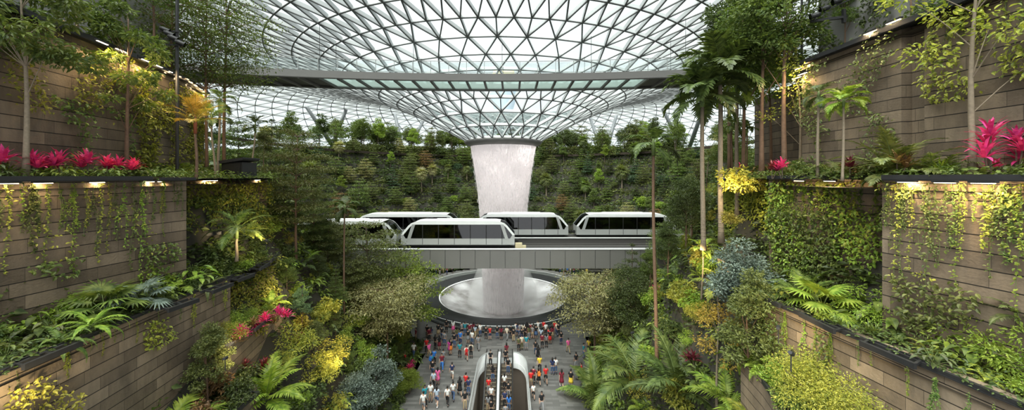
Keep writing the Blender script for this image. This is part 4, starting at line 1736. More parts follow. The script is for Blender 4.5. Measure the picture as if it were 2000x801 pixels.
def build_people():
    for pn, p in POSES.items():
        # body
        ch = [([(0, 0, .93), (0, .01, 1.08), (0, .01, 1.24), (0, .01, 1.38), (0, .0, 1.475), (0, -.005, 1.53), (0, -.015, 1.585), (0, -.015, 1.645), (0, -.008, 1.69)],
               [(.145, .10), (.12, .09), (.135, .095), (.13, .09), (.05, .05), (.052, .055), (.068, .082), (.076, .095), (.055, .07)], None)]
        for k, s in enumerate((1, -1)):
            kn, an = p['legs'][k]
            ch.append(([(s * .09, 0, .87), kn, ((kn[0] + an[0]) / 2, (kn[1] + an[1]) / 2 + .02, (kn[2] + an[2]) / 2), an, (an[0], an[1] - .13, an[2] - .045)],
                       [(.085, .09), .058, .055, .038, (.04, .028)], 0))
        for k, s in enumerate((1, -1)):
            el, wr_ = p['arms'][k]
            ch.append(([(s * .165, .01, 1.40), el, wr_], [.052, .038, .027], 3))
        V, F = skin_mesh(ch, 'b', None)
        mb = MB()
        mb.add(V, F, 0)
        for k, s in enumerate((1, -1)):
            el, wr_ = p['arms'][k]
            hand(mb, wr_, el, s)
        # nose, ears, eyes, mouth
        mb.tube([(0, -.10, 1.655), (0, -.125, 1.615), (0, -.10, 1.605)], [.008, .014, .010], 6, 0)
        for s in (-1, 1):
            mb.tube([(s * .074, .0, 1.655), (s * .086, .008, 1.635), (s * .074, .0, 1.605)], [.008, .012, .007], 6, 0)
            mb.tube([(s * .030, -.093, 1.645), (s * .030, -.104, 1.645)], [.012, .010], 7, 1)
        mb.beam((-.022, -.097, 1.578), (.022, -.097, 1.578), .02, .009, mat=1)
        PM['body_' + pn] = mb.mesh('body_' + pn, [SKIN, EYEM], True)
        # shirt
        ch = [([(0, .005, .90), (0, .01, 1.08), (0, .01, 1.24), (0, .01, 1.385), (0, .005, 1.445)], [(.175, .13), (.155, .12), (.165, .122), (.15, .11), (.07, .07)], None)]
        for k, s in enumerate((1, -1)):
            el, wr_ = p['arms'][k]
            sh = np.array((s * .168, .01, 1.40))
            e = np.array(el)
            ch.append(([tuple(sh), tuple(sh * .2 + e * .8)], [.070, .058], 3))
        V, F = skin_mesh(ch, 's', None)
        mb = MB()
        mb.add(V, F, 0)
        PM['shirt_' + pn] = mb.mesh('shirt_' + pn, [CLOTH['white']], True)
        for gn, end in (('trousers_', .96), ('shorts_', .05)):
            ch = [([(0, 0, .98), (0, 0, .90)], [(.158, .118), (.165, .13)], None)]
            for k, s in enumerate((1, -1)):
                kn, an = p['legs'][k]
                kn, an = np.array(kn), np.array(an)
                lo = kn * (1 - end) + an * end
                mid = kn * (1 - end * .5) + an * end * .5
                ch.append(([(s * .092, 0, .84), tuple(kn)] + ([tuple(mid), tuple(lo)] if end > .5 else []), [(.105, .11), .078] + ([.070, .062] if end > .5 else []), 1))
            V, F = skin_mesh(ch, 't', None)
            mb = MB()
            mb.add(V, F, 0)
            PM[gn + pn] = mb.mesh(gn + pn, [CLOTH['black']], True)
        mb = MB()
        for k, s in enumerate((1, -1)):
            kn, an = p['legs'][k]
            mb.box((an[0], an[1] - .16, an[2] - .055), (.048, .085, .038))
            mb.box((an[0], an[1] - .02, an[2] - .045), (.046, .07, .05))
        PM['shoes_' + pn] = mb.mesh('shoes_' + pn, [SHOE], True)
    mb = MB()
    mb.lathe([(.17, 1.02), (.175, .9), (.20, .72), (.235, .55), (.225, .55), (.16, .9)], 20)
    PM['skirt'] = mb.mesh('skirt', [CLOTH['black']], True)
    for nm, lo in (('hair_short', 1.60), ('hair_long', 1.36)):
        mb = MB()
        V, F = [], []
        n, k = 18, 7
        for j in range(k + 1):
            t = j / k
            for i in range(n):
                a = 2 * PI * i / n
                back = max(0, math.sin(a))            # +y is the back of the head
                zlow = 1.675 * (1 - back ** .5) + (lo) * back ** .5 if back > 0 else 1.685
                z = 1.775 * (1 - t) + zlow * t
                rr = math.sqrt(max(0, 1 - ((z - 1.64) / .137) ** 2)) if z > 1.64 else 1.0
                rr = max(rr, .02)
                V.append((math.cos(a) * .096 * rr, math.sin(a) * .118 * rr - .006, z))
        for j in range(k):
            for i in range(n):
                F.append((j * n + i, (j + 1) * n + i, (j + 1) * n + (i + 1) % n, j * n + (i + 1) % n))
        mb.add(V, F)
        PM[nm] = mb.mesh(nm, [HAIRM], True)
    mb = MB()
    mb.prism([(-.14, 1.02), (-.15, 1.30), (-.10, 1.42), (.10, 1.42), (.15, 1.30), (.14, 1.02)], .11, .26)
    mb.prism([(-.10, 1.04), (-.11, 1.2), (.11, 1.2), (.10, 1.04)], .26, .31)
    for s in (-1, 1):
        mb.tube([(s * .10, .14, 1.42), (s * .11, 0, 1.50), (s * .11, -.13, 1.36), (s * .12, .0, 1.08), (s * .12, .12, 1.04)], .018, 5)
    PM['backpack'] = mb.mesh('backpack', [CLOTH['navy']])


build_people()
PCOUNT = [0]


def person(x, y, z, shirt, lower, pose, face, where, lk='trousers', hair='short', pack=None, shoes='dark', sc=None, extra=''):
    """face: heading in degrees, 0 looks at the eye (-y)"""
    PCOUNT[0] += 1
    sc = sc or RG.uniform(.94, 1.04)
    act = {'stand': 'standing', 'walk': 'walking', 'stride': 'walking', 'photo': 'photographing'}[pose]
    if lk == 'dress':
        what = f'{shirt} dress'
    elif lk == 'skirt':
        what = f'{shirt} top and {lower} skirt'
    else:
        what = f'{shirt} top and {lower} {lk}'
    lab = f'person in {what}{" with " + pack + " pack" if pack else ""}{extra}, {act} {where}'
    t = thing('person', lab, 'person', (x, y, z), math.radians(face), sc, 'visitors on foot')
    b = link('body', PM['body_' + pose], t)
    if PCOUNT[0] % 3 == 0:
        set_mat(b, 0, SKIN2)
    s = link('shirt' if lk != 'dress' else 'dress', PM['shirt_' + pose], t)
    set_mat(s, 0, CLOTH[shirt])
    if lk in ('trousers', 'shorts'):
        s = link(lk, PM[lk + '_' + pose], t)
    else:
        s = link('skirt', PM['skirt'], t)
    set_mat(s, 0, CLOTH[lower if lk != 'dress' else shirt])
    link('hair', PM['hair_' + hair], t)
    s = link('shoes', PM['shoes_' + pose], t)
    if shoes == 'white':
        set_mat(s, 0, SHOEW)
    if pack:
        s = link('backpack', PM['backpack'], t)
        set_mat(s, 0, CLOTH[pack])
    return t


def pp(px, py, *a, **k):
    D = 20 * FPX / (py - 345.0)
    person(XA(px, D), D, 0.0, *a, **k)


RL = 'at the pool railing left of the waterfall'
RC = 'at the pool railing before the waterfall'
RR = 'at the pool railing right of the waterfall'
pp(872, 650, 'black', 'black', 'stand', 180, RL)
pp(885, 652, 'white', 'pink', 'stand', 160, RL, lk='skirt', hair='long')
pp(908, 656, 'teal', 'denim', 'photo', 180, RL)
pp(917, 657, 'maroon', 'grey', 'stand', 190, RL)
pp(925, 656, 'maroon', 'black', 'stand', 170, RL, lk='skirt', hair='long')
pp(932, 657, 'black', 'khaki', 'photo', 180, RL)
pp(949, 663, 'black', 'black', 'photo', 175, RC)
pp(971, 662, 'black', 'denim', 'stand', 185, RC)
pp(998, 662, 'black', 'black', 'stand', 180, RC)
pp(1008, 656, 'white', 'grey', 'photo', 180, RR)
pp(1015, 658, 'grey', 'denim', 'stand', 190, RR)
pp(1022, 657, 'cream', 'black', 'stand', 170, RR, hair='long')
pp(1029, 655, 'black', 'maroon', 'stand', 180, RR, lk='skirt', hair='long')
pp(1036, 656, 'maroon', 'black', 'photo', 200, RR)
pp(1042, 660, 'black', 'denim', 'stand', 180, RR)
pp(1051, 652, 'white', 'white', 'photo', 180, RR)
pp(1062, 651, 'red', 'black', 'stand', 180, RR)
pp(1084, 652, 'red', 'denim', 'stand', 170, RR)
pp(1091, 657, 'black', 'black', 'stand', 190, RR)
ML_ = 'behind the railing crowd, left'
pp(838, 668, 'maroon', 'black', 'stand', 200, 'near the left column')
pp(850, 682, 'black', 'black', 'stand', 150, 'near the left column', hair='long')
pp(858, 684, 'black', 'maroon', 'stand', 210, 'near the left column', lk='skirt', hair='long')
pp(868, 676, 'grey', 'denim', 'stand', 180, 'behind the left railing crowd')
pp(878, 692, 'magenta', 'black', 'walk', 180, 'behind the left railing crowd', lk='dress', hair='long')
pp(887, 679, 'black', 'denim', 'stand', 180, 'behind the left railing crowd')
pp(899, 675, 'blue', 'navy', 'stand', 170, 'behind the left railing crowd')
pp(898, 699, 'teal', 'black', 'stand', 180, 'in front of the left railing crowd')
pp(911, 704, 'white', 'red', 'walk', 190, 'left of the escalator opening', lk='shorts', pack='red')
pp(920, 700, 'cream', 'black', 'stand', 175, 'left of the escalator opening', pack='black')
pp(934, 684, 'grey', 'grey', 'walk', 180, 'in front of the waterfall')
pp(922, 674, 'white', 'denim', 'stand', 160, 'behind the left railing crowd')
pp(880, 692, 'black', 'orange', 'stand', 0, 'beside the magenta dress', lk='skirt')
pp(866, 712, 'grey', 'denim', 'walk', 180, 'on the left of the plaza')
pp(863, 723, 'maroon', 'blue', 'walk', 10, 'on the left of the plaza')
pp(848, 713, 'blue', 'black', 'stand', 180, 'by the left trees', pack='blue')
pp(843, 722, 'teal', 'black', 'stand', 150, 'by the left trees', pack='blue')
pp(845, 736, 'black', 'denim', 'walk', 180, 'by the left trees')
pp(883, 741, 'navy', 'white', 'walk', 185, 'alone on the open paving', lk='shorts')
pp(855, 752, 'pink', 'grey', 'stand', 180, 'by the left trees', lk='dress', hair='long')
pp(847, 760, 'pale', 'black', 'walk', 170, 'by the left trees')
pp(830, 792, 'teal', 'black', 'walk', 20, 'at the lower left edge of the paving', hair='long')
pp(841, 786, 'white', 'khaki', 'stand', 180, 'at the lower left of the paving', lk='shorts')
pp(853, 794, 'pale', 'denim', 'walk', 180, 'at the lower left of the paving', lk='shorts', hair='long', shoes='white')
pp(874, 792, 'white', 'black', 'walk', 180, 'near the escalator opening', extra='')
pp(885, 782, 'white', 'denim', 'walk', 180, 'near the escalator opening')
pp(898, 773, 'black', 'black', 'walk', 200, 'near the escalator opening', lk='dress', hair='long')
pp(910, 764, 'red', 'black', 'stand', 160, 'beside the white parapet')
pp(915, 772, 'navy', 'denim', 'stand', 180, 'beside the white parapet')
pp(908, 800, 'black', 'khaki', 'stand', 20, 'at the bottom beside the white parapet')
pp(827, 806, 'white', 'grey', 'walk', 180, 'at the bottom left corner of the paving', lk='shorts')
pp(1013, 686, 'olive', 'black', 'stand', 180, 'just right of the escalator heads')
pp(1019, 684, 'cream', 'olive', 'stand', 200, 'just right of the escalator heads')
pp(1028, 684, 'teal', 'grey', 'stand', 180, 'just right of the escalator heads')
pp(1046, 694, 'black', 'denim', 'walk', 175, 'right of the escalator opening')
pp(1051, 706, 'black', 'black', 'walk', 180, 'right of the escalator opening', lk='skirt', hair='long')
pp(1059, 681, 'maroon', 'black', 'stand', 180, 'behind the right railing crowd')
pp(1067, 679, 'grey', 'black', 'stand', 170, 'behind the right railing crowd', hair='long')
pp(1074, 672, 'black', 'red', 'stand', 180, 'behind the right railing crowd', lk='skirt')
pp(1054, 728, 'yellow', 'black', 'walk', 0, 'right of the escalator opening', hair='long')
pp(1037, 757, 'red', 'khaki', 'stand', 180, 'right beside the parapet', lk='shorts')
pp(1042, 750, 'maroon', 'black', 'stand', 170, 'right beside the parapet')
pp(1052, 752, 'black', 'black', 'walk', 190, 'on the right paving', lk='skirt', hair='long', pack='orange')
pp(1066, 750, 'red', 'black', 'walk', 180, 'on the right paving', lk='shorts')
pp(1042, 780, 'white', 'black', 'walk', 180, 'at the lower right of the paving', lk='shorts', sc=.82)
pp(1079, 732, 'navy', 'denim', 'stand', 170, 'below the right layered tree', hair='long')
pp(1085, 731, 'white', 'denim', 'stand', 180, 'below the right layered tree')
pp(1097, 757, 'maroon', 'black', 'walk', 180, 'on the right paving near the palms', lk='dress', hair='long', shoes='white')
pp(1115, 758, 'black', 'yellow', 'stand', 150, 'at the right edge of the paving', lk='skirt')
pp(1135, 742, 'red', 'black', 'walk', 250, 'under the right layered tree trunk')
pp(1058, 804, 'black', 'grey', 'walk', 10, 'at the bottom right of the paving')
# the denser dark crowd pressed along the railing
for i, px in enumerate([834, 842, 856, 863, 892, 902, 914, 928, 938, 957, 979, 990, 1003, 1011, 1019, 1026, 1033, 1040, 1047, 1057, 1066, 1073, 1079, 1088, 1096]):
    py = 655 + 12 * math.sin(i * 1.9) ** 2 + (6 if i % 3 == 0 else 0)
    pp(px, py if px < 940 or px > 1000 else 664, ['black', 'grey', 'maroon', 'black', 'white', 'navy', 'black', 'cream', 'olive', 'red', 'black', 'pale'][(i * 5) % 12], ['black', 'denim', 'grey', 'navy', 'khaki'][(i * 2) % 5], ['stand', 'photo', 'stand', 'walk'][i % 4], 180 + (i * 37) % 50 - 25,
       'in the crowd along the pool railing', hair='long' if i % 3 == 1 else 'short', lk=['trousers', 'trousers', 'skirt', 'shorts'][(i * 3) % 4])
# small figures beyond the pool
cl_ = ['red', 'white', 'black', 'pink', 'blue', 'cream', 'teal', 'grey', 'maroon', 'yellow']
lw_ = ['black', 'denim', 'grey', 'khaki', 'navy']
for i, px in enumerate([781, 788, 795, 803, 809, 816, 852, 859, 866, 873, 884]):
    pp(px, 533 + (i * 7 % 5) + (8 if px < 820 else 0), cl_[(i * 3 + 1) % 10], lw_[i % 5], 'stand', (i * 77) % 360, 'beyond the pool on the left', hair='long' if i % 2 else 'short')
for i, px in enumerate([1094, 1101, 1108, 1114, 1121, 1129, 1138, 1146, 1153, 1160, 1167, 1174, 1181, 1188, 1196]):
    pp(px, 533 + (i * 5 % 6) + (px - 1094) * .04, cl_[(i * 7) % 10], lw_[(i * 2 + 1) % 5], 'stand', (i * 97) % 360, 'beyond the pool on the right', hair='long' if i % 3 == 0 else 'short')
for i, (px, py) in enumerate([(833, 690), (838, 700), (1140, 700), (1150, 690), (1125, 720), (800, 660), (812, 668), (808, 700), (1200, 600), (1192, 612), (790, 720), (1110, 690)]):
    pp(px, py, cl_[(i * 3) % 10], lw_[(i * 3) % 5], 'walk' if i % 2 else 'stand', i * 50, 'half hidden by the plaza trees')
# riders (steps fall away towards the eye)
RD = [(-2.42, 39.2, 'black', 'black'), (-2.1, 37.9, 'black', 'denim'), (-2.45, 37.0, 'red', 'grey'), (-2.15, 36.2, 'white', 'black'), (-2.4, 35.4, 'grey', 'khaki'), (-2.1, 34.9, 'black', 'black'), (-2.35, 34.1, 'cream', 'denim'),
      (-.1, 40.9, 'maroon', 'black'), (-.2, 39.6, 'black', 'black'), (.1, 38.7, 'black', 'denim'), (-.25, 37.3, 'white', 'black'), (.15, 36.6, 'black', 'grey'), (-.2, 35.9, 'navy', 'black'), (.2, 35.4, 'blue', 'denim'), (-.1, 34.6, 'grey', 'black'), (.2, 34.0, 'red', 'red')]
for i, (x, y, a, b) in enumerate(RD):
    y -= 1.5
    k = max(0, int(round((38.2 - y) / .36)))
    yy = 38.2 - k * .36 if y < 38.4 else y
    z = -max(0, k - 1) * .36 * .577 if y < 38.4 else .024
    x += .15 if x < -1 else -.5
    w = 'riding the left escalator' if x < -1.4 else 'riding the right escalator'
    t = person(x, yy, z, a, b, 'stand', 180 if i % 3 else 0, w, hair='long' if i % 3 == 1 else 'short', sc=.98)
    t['label'] = t['label'].replace(', standing', ',')
# visitors up on the far deck
for i, px in enumerate([648, 655, 668, 742, 752, 760, 845, 852, 861, 870, 1075, 1100, 1118, 1150, 1168, 1190, 1208, 1222, 1240, 1262, 1280, 1296]):
    Dd = 102.5
    x = XA(px, Dd)
    person(x, Dd, Hs(x, Dd), ['red', 'white', 'pink', 'orange', 'red', 'black'][i % 6], lw_[i % 5], 'stand', (i * 67) % 360, 'on the far top terrace', hair='long' if i % 2 else 'short')
# ------------------------------------------------------------------ planting
def at(kind, px, D, z, label, cat, **k):
    return spawn(kind, (XA(px, D), D, z), label, cat, **k)


def gz(px, D):
    return Hs(XA(px, D), D) - .05


def hero(kind, px, D, ytop, protoh, label, cat, z=None, **k):
    """planted at its pixel column; scaled so that its top reaches ytop"""
    z = gz(px, D) if z is None else z
    zt = EYE - (ytop - 345) / FPX * D
    sc = max(.3, (zt - z) / protoh)
    return at(kind, px, D, z, label, cat, sc=sc, **k)


# --- left upper ledge (eye level)
at('wall_tree', 50, 11.6, 19.85, 'tree with pale straight trunk standing behind the leftmost magenta cordylines', 'tree', sc=1.0, rz=.6)
at('thin_wall_tree', 248, 15.6, 19.85, 'slim dark-trunked tree before the left upper wall, near the single lamps', 'tree', sc=1.05, rz=2.1)
PROTOT = [('slim_tree', 333, 21.5, 'mid', 'tree with straight pale trunk behind the black floodlight pole'),
          ('tier_tree_b', 405, 22.5, 'mid', 'tree with olive crown in front of the left end of the walkway bridge'),
          ('tier_tree', 436, 24.5, 'mid', 'flat-tiered tree whose boughs overlap the left end of the bridge')]
at('bridge_tree', 333, 21.5, 19.9, PROTOT[0][4], 'tree', sc=1.08, rz=1)
at('bridge_tree', 404, 22.5, 20.0, PROTOT[1][4], 'tree', sc=.92, rz=2)
at('bridge_tree', 438, 24.0, 20.0, PROTOT[2][4], 'tree', sc=1.0, rz=.5)
at('slim_tree', 300, 19, 25.6, 'tree rooted on the highest left ledge above the lamp strip', 'tree', sc=.75, rz=.5)
at('sparse_tree', 150, 13.5, 25.55, 'loose shrubby tree on the highest left ledge near the picture edge', 'tree', sc=.7, rz=.5, leaf='mid')
at('red_palm', 383, 17.2, 19.85, 'palm with orange-gold upright fronds and red crownshaft', 'palm', sc=1.0, leaf='orange')
at('small_palm', 421, 19.5, 19.9, 'palm with drooping fronds and light brown trunk beside the orange palm', 'palm', sc=.95, leaf='mid')
at('feather_palm', 425, 21.5, 19.9, 'palm with arching fronds just under the bridge end on the left', 'palm', sc=.62, leaf='mid')
at('small_palm', 491, 24.2, 19.95, 'small dark palm silhouetted against the white roof on the left', 'palm', sc=1.0, leaf='deep')
for i, (px, D, sc) in enumerate([(6, 11.2, 1.0), (62, 11.9, .9), (116, 12.6, 1.0), (172, 13.6, 1.05), (209, 14.1, .9), (232, 14.5, .9), (262, 14.9, .85), (90, 12.9, .8)]):
    at('cordyline', px, D, 19.9, ['leftmost magenta cordyline cut by the picture edge', 'magenta cordyline just right of the pale tree trunk', 'magenta cordyline with spreading leaves, third along the left ledge', 'tallest magenta cordyline on the left ledge',
       'magenta cordyline in the cluster left of the dark slim trunk', 'deep pink cordyline at the foot of the dark slim trunk', 'small pink cordyline just right of the dark slim trunk', 'low magenta cordyline tucked against the left upper wall'][i], 'cordyline', sc=sc, group='magenta cordylines on the left ledge')
# --- right upper ledge
at('sparse_tree', 1900, 10.6, 19.85, 'slim pale-barked tree with sparse yellow leaves on the far right', 'tree', sc=1.25, rz=2.2)
for i, (px, D, sc, k, lf, lb) in enumerate([(1935, 9.8, 1.0, 'cordyline_tall', 'pink', 'tall magenta cordyline beside the pale right trunk'), (1985, 10.2, .9, 'cordyline_tall', 'pink', 'magenta cordyline at the right picture edge'),
                                            (1945, 10.4, .6, 'cordyline', 'pink', 'low magenta cordyline under the tall one'), (1752, 11.6, .9, 'cordyline', 'rust', 'rust-red cordyline below the striped palm fronds'),
                                            (1528, 16.2, .9, 'cordyline', 'pink', 'bright pink cordyline near the far right wall end'), (1508, 16.6, .8, 'cordyline', 'maroon', 'maroon cordyline beside the bright pink one'), (1660, 13, .8, 'cordyline', 'maroon', 'maroon cordyline under the bright green palm')]):
    at(k, px, D, 19.9, lb, 'cordyline', sc=sc, leaf=lf, group='cordylines on the right ledge')
at('broad_feather_palm', 1645, 12.6, 19.85, 'bright green palm against the right upper wall', 'palm', sc=.40, leaf='fresh')
at('feather_palm', 1597, 14.6, 19.9, 'dark palm with drooping fronds near the right wall end', 'palm', sc=.46, leaf='deep')
at('big_clump_palm', 1745, 12.1, 19.9, 'trunkless palm with striped pale fronds spread before the right wall', 'palm', sc=.72, leaf='olive')
at('clump_palm', 1820, 11.5, 19.9, 'small clump palm left of the pale right trunk', 'palm', sc=.8, leaf='olive')
for i, (k, px, D, sc, lf, lb) in enumerate([
        ('slim_tree', 1452, 21.5, 1.25, 'mid', 'tall leafy tree left of the floodlight cluster'), ('slim_tree', 1488, 19.5, 1.35, 'mid', 'tall tree with thick red-brown trunk on the right plateau'),
        ('slim_tree', 1532, 18.5, 1.4, 'mid', 'tall dark green tree against the right floodlights'), ('slim_tree', 1425, 25.5, 1.55, 'deep', 'tall dark tree behind the two tall palms'),
        ('slim_tree', 1505, 22.5, 1.1, 'fresh', 'lighter green tree between the right plateau trunks'), ('sparse_tree', 1562, 18.6, 1.2, 'yellow', 'yellow-lit sparse tree by the right lamps')]):
    at(k, px, D, 19.7, lb, 'tree', sc=sc, leaf=lf, rz=i * 1.1)
at('slim_tree', 1650, 17.5, 25.6, 'bushy tree on the highest right ledge beside the floodlights', 'tree', sc=.42)
at('slim_tree', 1780, 14.2, 25.6, 'bushy tree on the highest right ledge above the lamps', 'tree', sc=.40, rz=2)
hero('broad_feather_palm', 1374, 20.5, 150, 7.9, 'dark broad-leafed palm right of the bridge end, nearer the bridge', 'palm', z=15.8)
hero('broad_feather_palm', 1409, 20.0, 95, 7.9, 'tallest dark palm overlapping the right bridge end', 'palm', z=16.3, leaf='deep')
hero('feather_palm', 1440, 22, 140, 8.2, 'bright green arching palm left of the plateau trunks', 'palm', z=17.5, leaf='fresh')
hero('thin_palm', 1431, 24, 235, 11, 'thin-stemmed palm behind the tallest dark palm', 'palm', z=16.8, leaf='mid')
hero('thin_palm', 1460, 23, 240, 11, 'thin-stemmed palm left of the thick red-brown trunk', 'palm', z=17.0, leaf='mid')
hero('thin_palm', 1283, 24.5, 262, 11, 'solitary slender palm crossing in front of the guideway', 'palm', leaf='deep')
hero('small_palm', 1380, 26, 300, 3.9, 'short palm behind the stems of the dark palms', 'palm', z=19.2, leaf='olive')
# --- left middle: below the corner and in the ravine
at('short_palm', 462, 19.0, 15.5, 'leaning palm with dark arching fronds before the left wall recess', 'palm', sc=.92, leaf='mid')
at('clump_palm', 480, 20.5, 16.6, 'yellow-lit clump palm against the left wall recess', 'palm', sc=.8, leaf='yellow')
at('fan_palm_low', 205, 12.6, 15.1, 'large fan palm with round pleated leaves on the left fern ledge', 'palm', sc=1.05, leaf='mid', rz=0.3)
at('fan_palm_low', 275, 13.7, 15.1, 'smaller fan palm on the left fern ledge, towards the corner', 'palm', sc=.8, leaf='grey', rz=1.3)
at('sword_fern', 178, 11.55, 15.15, 'big fern hanging its banded fronds over the left ledge edge', 'fern', sc=1.15, leaf='fresh', rz=.8)
at('clump_palm', 345, 15.6, 15.0, 'clump palm with long pale frond reaching left along the fern ledge', 'palm', sc=.75, leaf='fresh')
hero('clump_palm', 310, 13.2, 735, 1.6, 'yellow-green clump palm at the bottom left against the low wall', 'palm', z=9.95, leaf='fresh')
at('big_clump_palm', 520, 18.2, 8.6, 'large palm fronds arching below the pink cordyline row', 'palm', sc=.95, leaf='fresh')
at('clump_palm', 530, 21.5, 12.3, 'clump palm at the head of the pink cordyline row', 'palm', sc=.7, leaf='fresh')
for i in range(9):
    t = i / 8
    at('cordyline', 458 + 96 * t, 17.2 + 3.6 * t, 11.6 - .1 * t + .3 * (i % 2), 'pink strap-leafed cordyline in the slanting row below the left planters', 'cordyline', sc=.8, leaf='pink' if i % 3 else 'rust', group='pink cordylines in the slanting row')
for i, (px, D, z) in enumerate([(440, 17, 9.9), (520, 19, 9.6), (470, 17.6, 10.2)]):
    at('cordyline', px, D, z, ['dark red cordyline under the pink row, leftmost', 'dark red cordyline under the pink row, rightmost', 'dark red cordyline under the middle of the pink row'][i], 'cordyline', sc=.8, leaf='maroon')
hero('tall_tier_tree', 578, 27, 262, 12, 'tall tiered tree with red-brown trunk rising left of the trains', 'tree', leaf='olive')
hero('tall_tier_tree', 612, 33, 355, 12, 'tiered tree behind the tall red-brown trunk, left of the trains', 'tree', leaf='mid', rz=2)
hero('tier_tree', 545, 30, 330, 8, 'olive tiered tree left of the tall red-brown trunk', 'tree', leaf='olive')
hero('thin_palm', 672, 31, 395, 11, 'dark palm silhouetted before the left train nose', 'palm', leaf='deep')
hero('tier_tree_b', 640, 34, 430, 7, 'broad tree spreading below the left train nose', 'tree', leaf='olive')
hero('tier_tree', 715, 37, 440, 8, 'tiered tree whose boughs cover the left end of the guideway', 'tree', leaf='olive')
hero('tier_tree_b', 792, 39.8, 500, 7, 'light green tree under the left part of the guideway', 'tree', leaf='fresh')
hero('umbrella_tree', 757, 33.5, 562, 6.5, 'pale umbrella-shaped tree at the left edge of the plaza', 'tree', leaf='pale')
hero('tier_tree_b', 690, 34, 510, 7, 'olive tree behind the pale umbrella-shaped tree', 'tree', leaf='olive', rz=1)
hero('cone_tree', 655, 30, 520, 8, 'dark conical tree left of the umbrella-shaped tree', 'tree', leaf='mid')
hero('dense_tree', 622, 29, 500, 8, 'dense dark tree in the middle of the left slope', 'tree')
hero('dark_gloss_tree', 735, 27.5, 685, 6, 'grey-leaved round bush tree at the bottom left of the plaza', 'tree', leaf='grey', z=1.0)
hero('grey_bush', 690, 25.5, 730, 3.2, 'lower grey-leaved bush in front of the grey round tree', 'bush', leaf='grey')
hero('slim_tree', 655, 27.5, 600, 9, 'slim tree between yellow shrubs on the left slope', 'tree', leaf='olive')
hero('slim_tree', 590, 23.5, 560, 9, 'slim dark tree behind the pink cordyline row', 'tree', leaf='bluegreen')
hero('dense_tree', 560, 24.5, 520, 8, 'dark tree right of the last curved tray frame', 'tree', leaf='mid')
hero('slim_tree', 405, 15.4, 628, 9, 'leafy dark red shrub tree before the low left wall', 'tree', leaf='olive', z=8.5)
hero('grey_bush', 800, 33, 720, 3.2, 'green bush at the foot of the umbrella-shaped tree', 'bush', leaf='fresh')
# --- right ravine
hero('umbrella_tree', 1162, 37.5, 553, 6.5, 'broad layered light green tree at the right edge of the plaza', 'tree', leaf='pale', rz=1.2)
hero('tier_tree_b', 1195, 40, 545, 7, 'layered tree behind the broad plaza tree on the right', 'tree', leaf='olive')
hero('cone_tree', 1232, 36, 478, 8, 'dark conical tree in front of the right guideway end', 'tree', leaf='deep')
hero('dense_tree', 1225, 33, 520, 8, 'dense dark tree below the conical tree', 'tree', leaf='deep')
hero('dense_tree', 1340, 29, 345, 8, 'dense dark green tree right of the solitary slender palm', 'tree', leaf='deep')
hero('slim_tree', 1305, 28.5, 430, 9, 'slim dark tree beside the slender palm stem', 'tree', leaf='deep')
hero('small_palm', 1370, 21.5, 475, 3.9, 'arching palm with pale fronds in the middle of the right slope', 'palm', z=12.6, leaf='fresh')
hero('small_palm', 1405, 20, 540, 3.9, 'yellow-lit palm with thin trunk on the right slope', 'palm', z=9.9, leaf='yellow')
hero('big_clump_palm', 1325, 21, 640, 2.8, 'large dark palm with broad fronds at the bottom right of the plaza', 'palm', z=7.2, leaf='deep')
hero('clump_palm', 1240, 26.5, 600, 1.9, 'palm fronds beside the solitary slender stem', 'palm', z=5.0, leaf='mid')
hero('big_clump_palm', 1165, 31.5, 690, 2.8, 'palm at the right plaza edge by the tree trunks', 'palm', z=.1, leaf='mid')
hero('dark_gloss_tree', 1452, 16.5, 468, 6, 'greyish small-leaved tree before the right wall column', 'tree', leaf='grey', z=12.2, rz=1)
hero('slim_tree', 1462, 15.0, 520, 9, 'slim-stemmed leafy tree at the low right planter', 'tree', leaf='olive', z=8.6)
hero('sparse_tree', 1400, 17.5, 560, 6.5, 'thin tree with orange leaves on the right slope', 'tree', leaf='orange', z=8.6)
hero('dense_bush', 1612, 11.4, 675, 2.5, 'dense yellow-green bush before the lowest right wall', 'bush', z=12.3, leaf='yellow')
hero('fine_shrub', 1690, 11.0, 780, 1.3, 'lower yellow-green bush at the bottom right', 'bush', z=11.6, leaf='yellow')
hero('clump_palm', 1420, 17, 690, 1.9, 'bright green feathery clump on the right slope', 'palm', z=9.2, leaf='fresh')
hero('clump_palm', 1480, 14.2, 745, 1.9, 'yellow-green feathery clump at the bottom right', 'palm', z=9.8, leaf='yellow')
at('big_clump_palm', 1572, 14.3, 15.0, 'palm with stiff dark fronds in the vine covered recess', 'palm', sc=.6, leaf='mid')
at('fan_palm_low', 1606, 13.2, 15.1, 'fan palm with sunlit pleated leaf in the right recess', 'palm', sc=.95, leaf='fresh', rz=3.4)
at('clump_palm', 1990, 8.9, 16.5, 'dark palm fronds reaching in from the right picture edge', 'palm', sc=.5, leaf='deep')

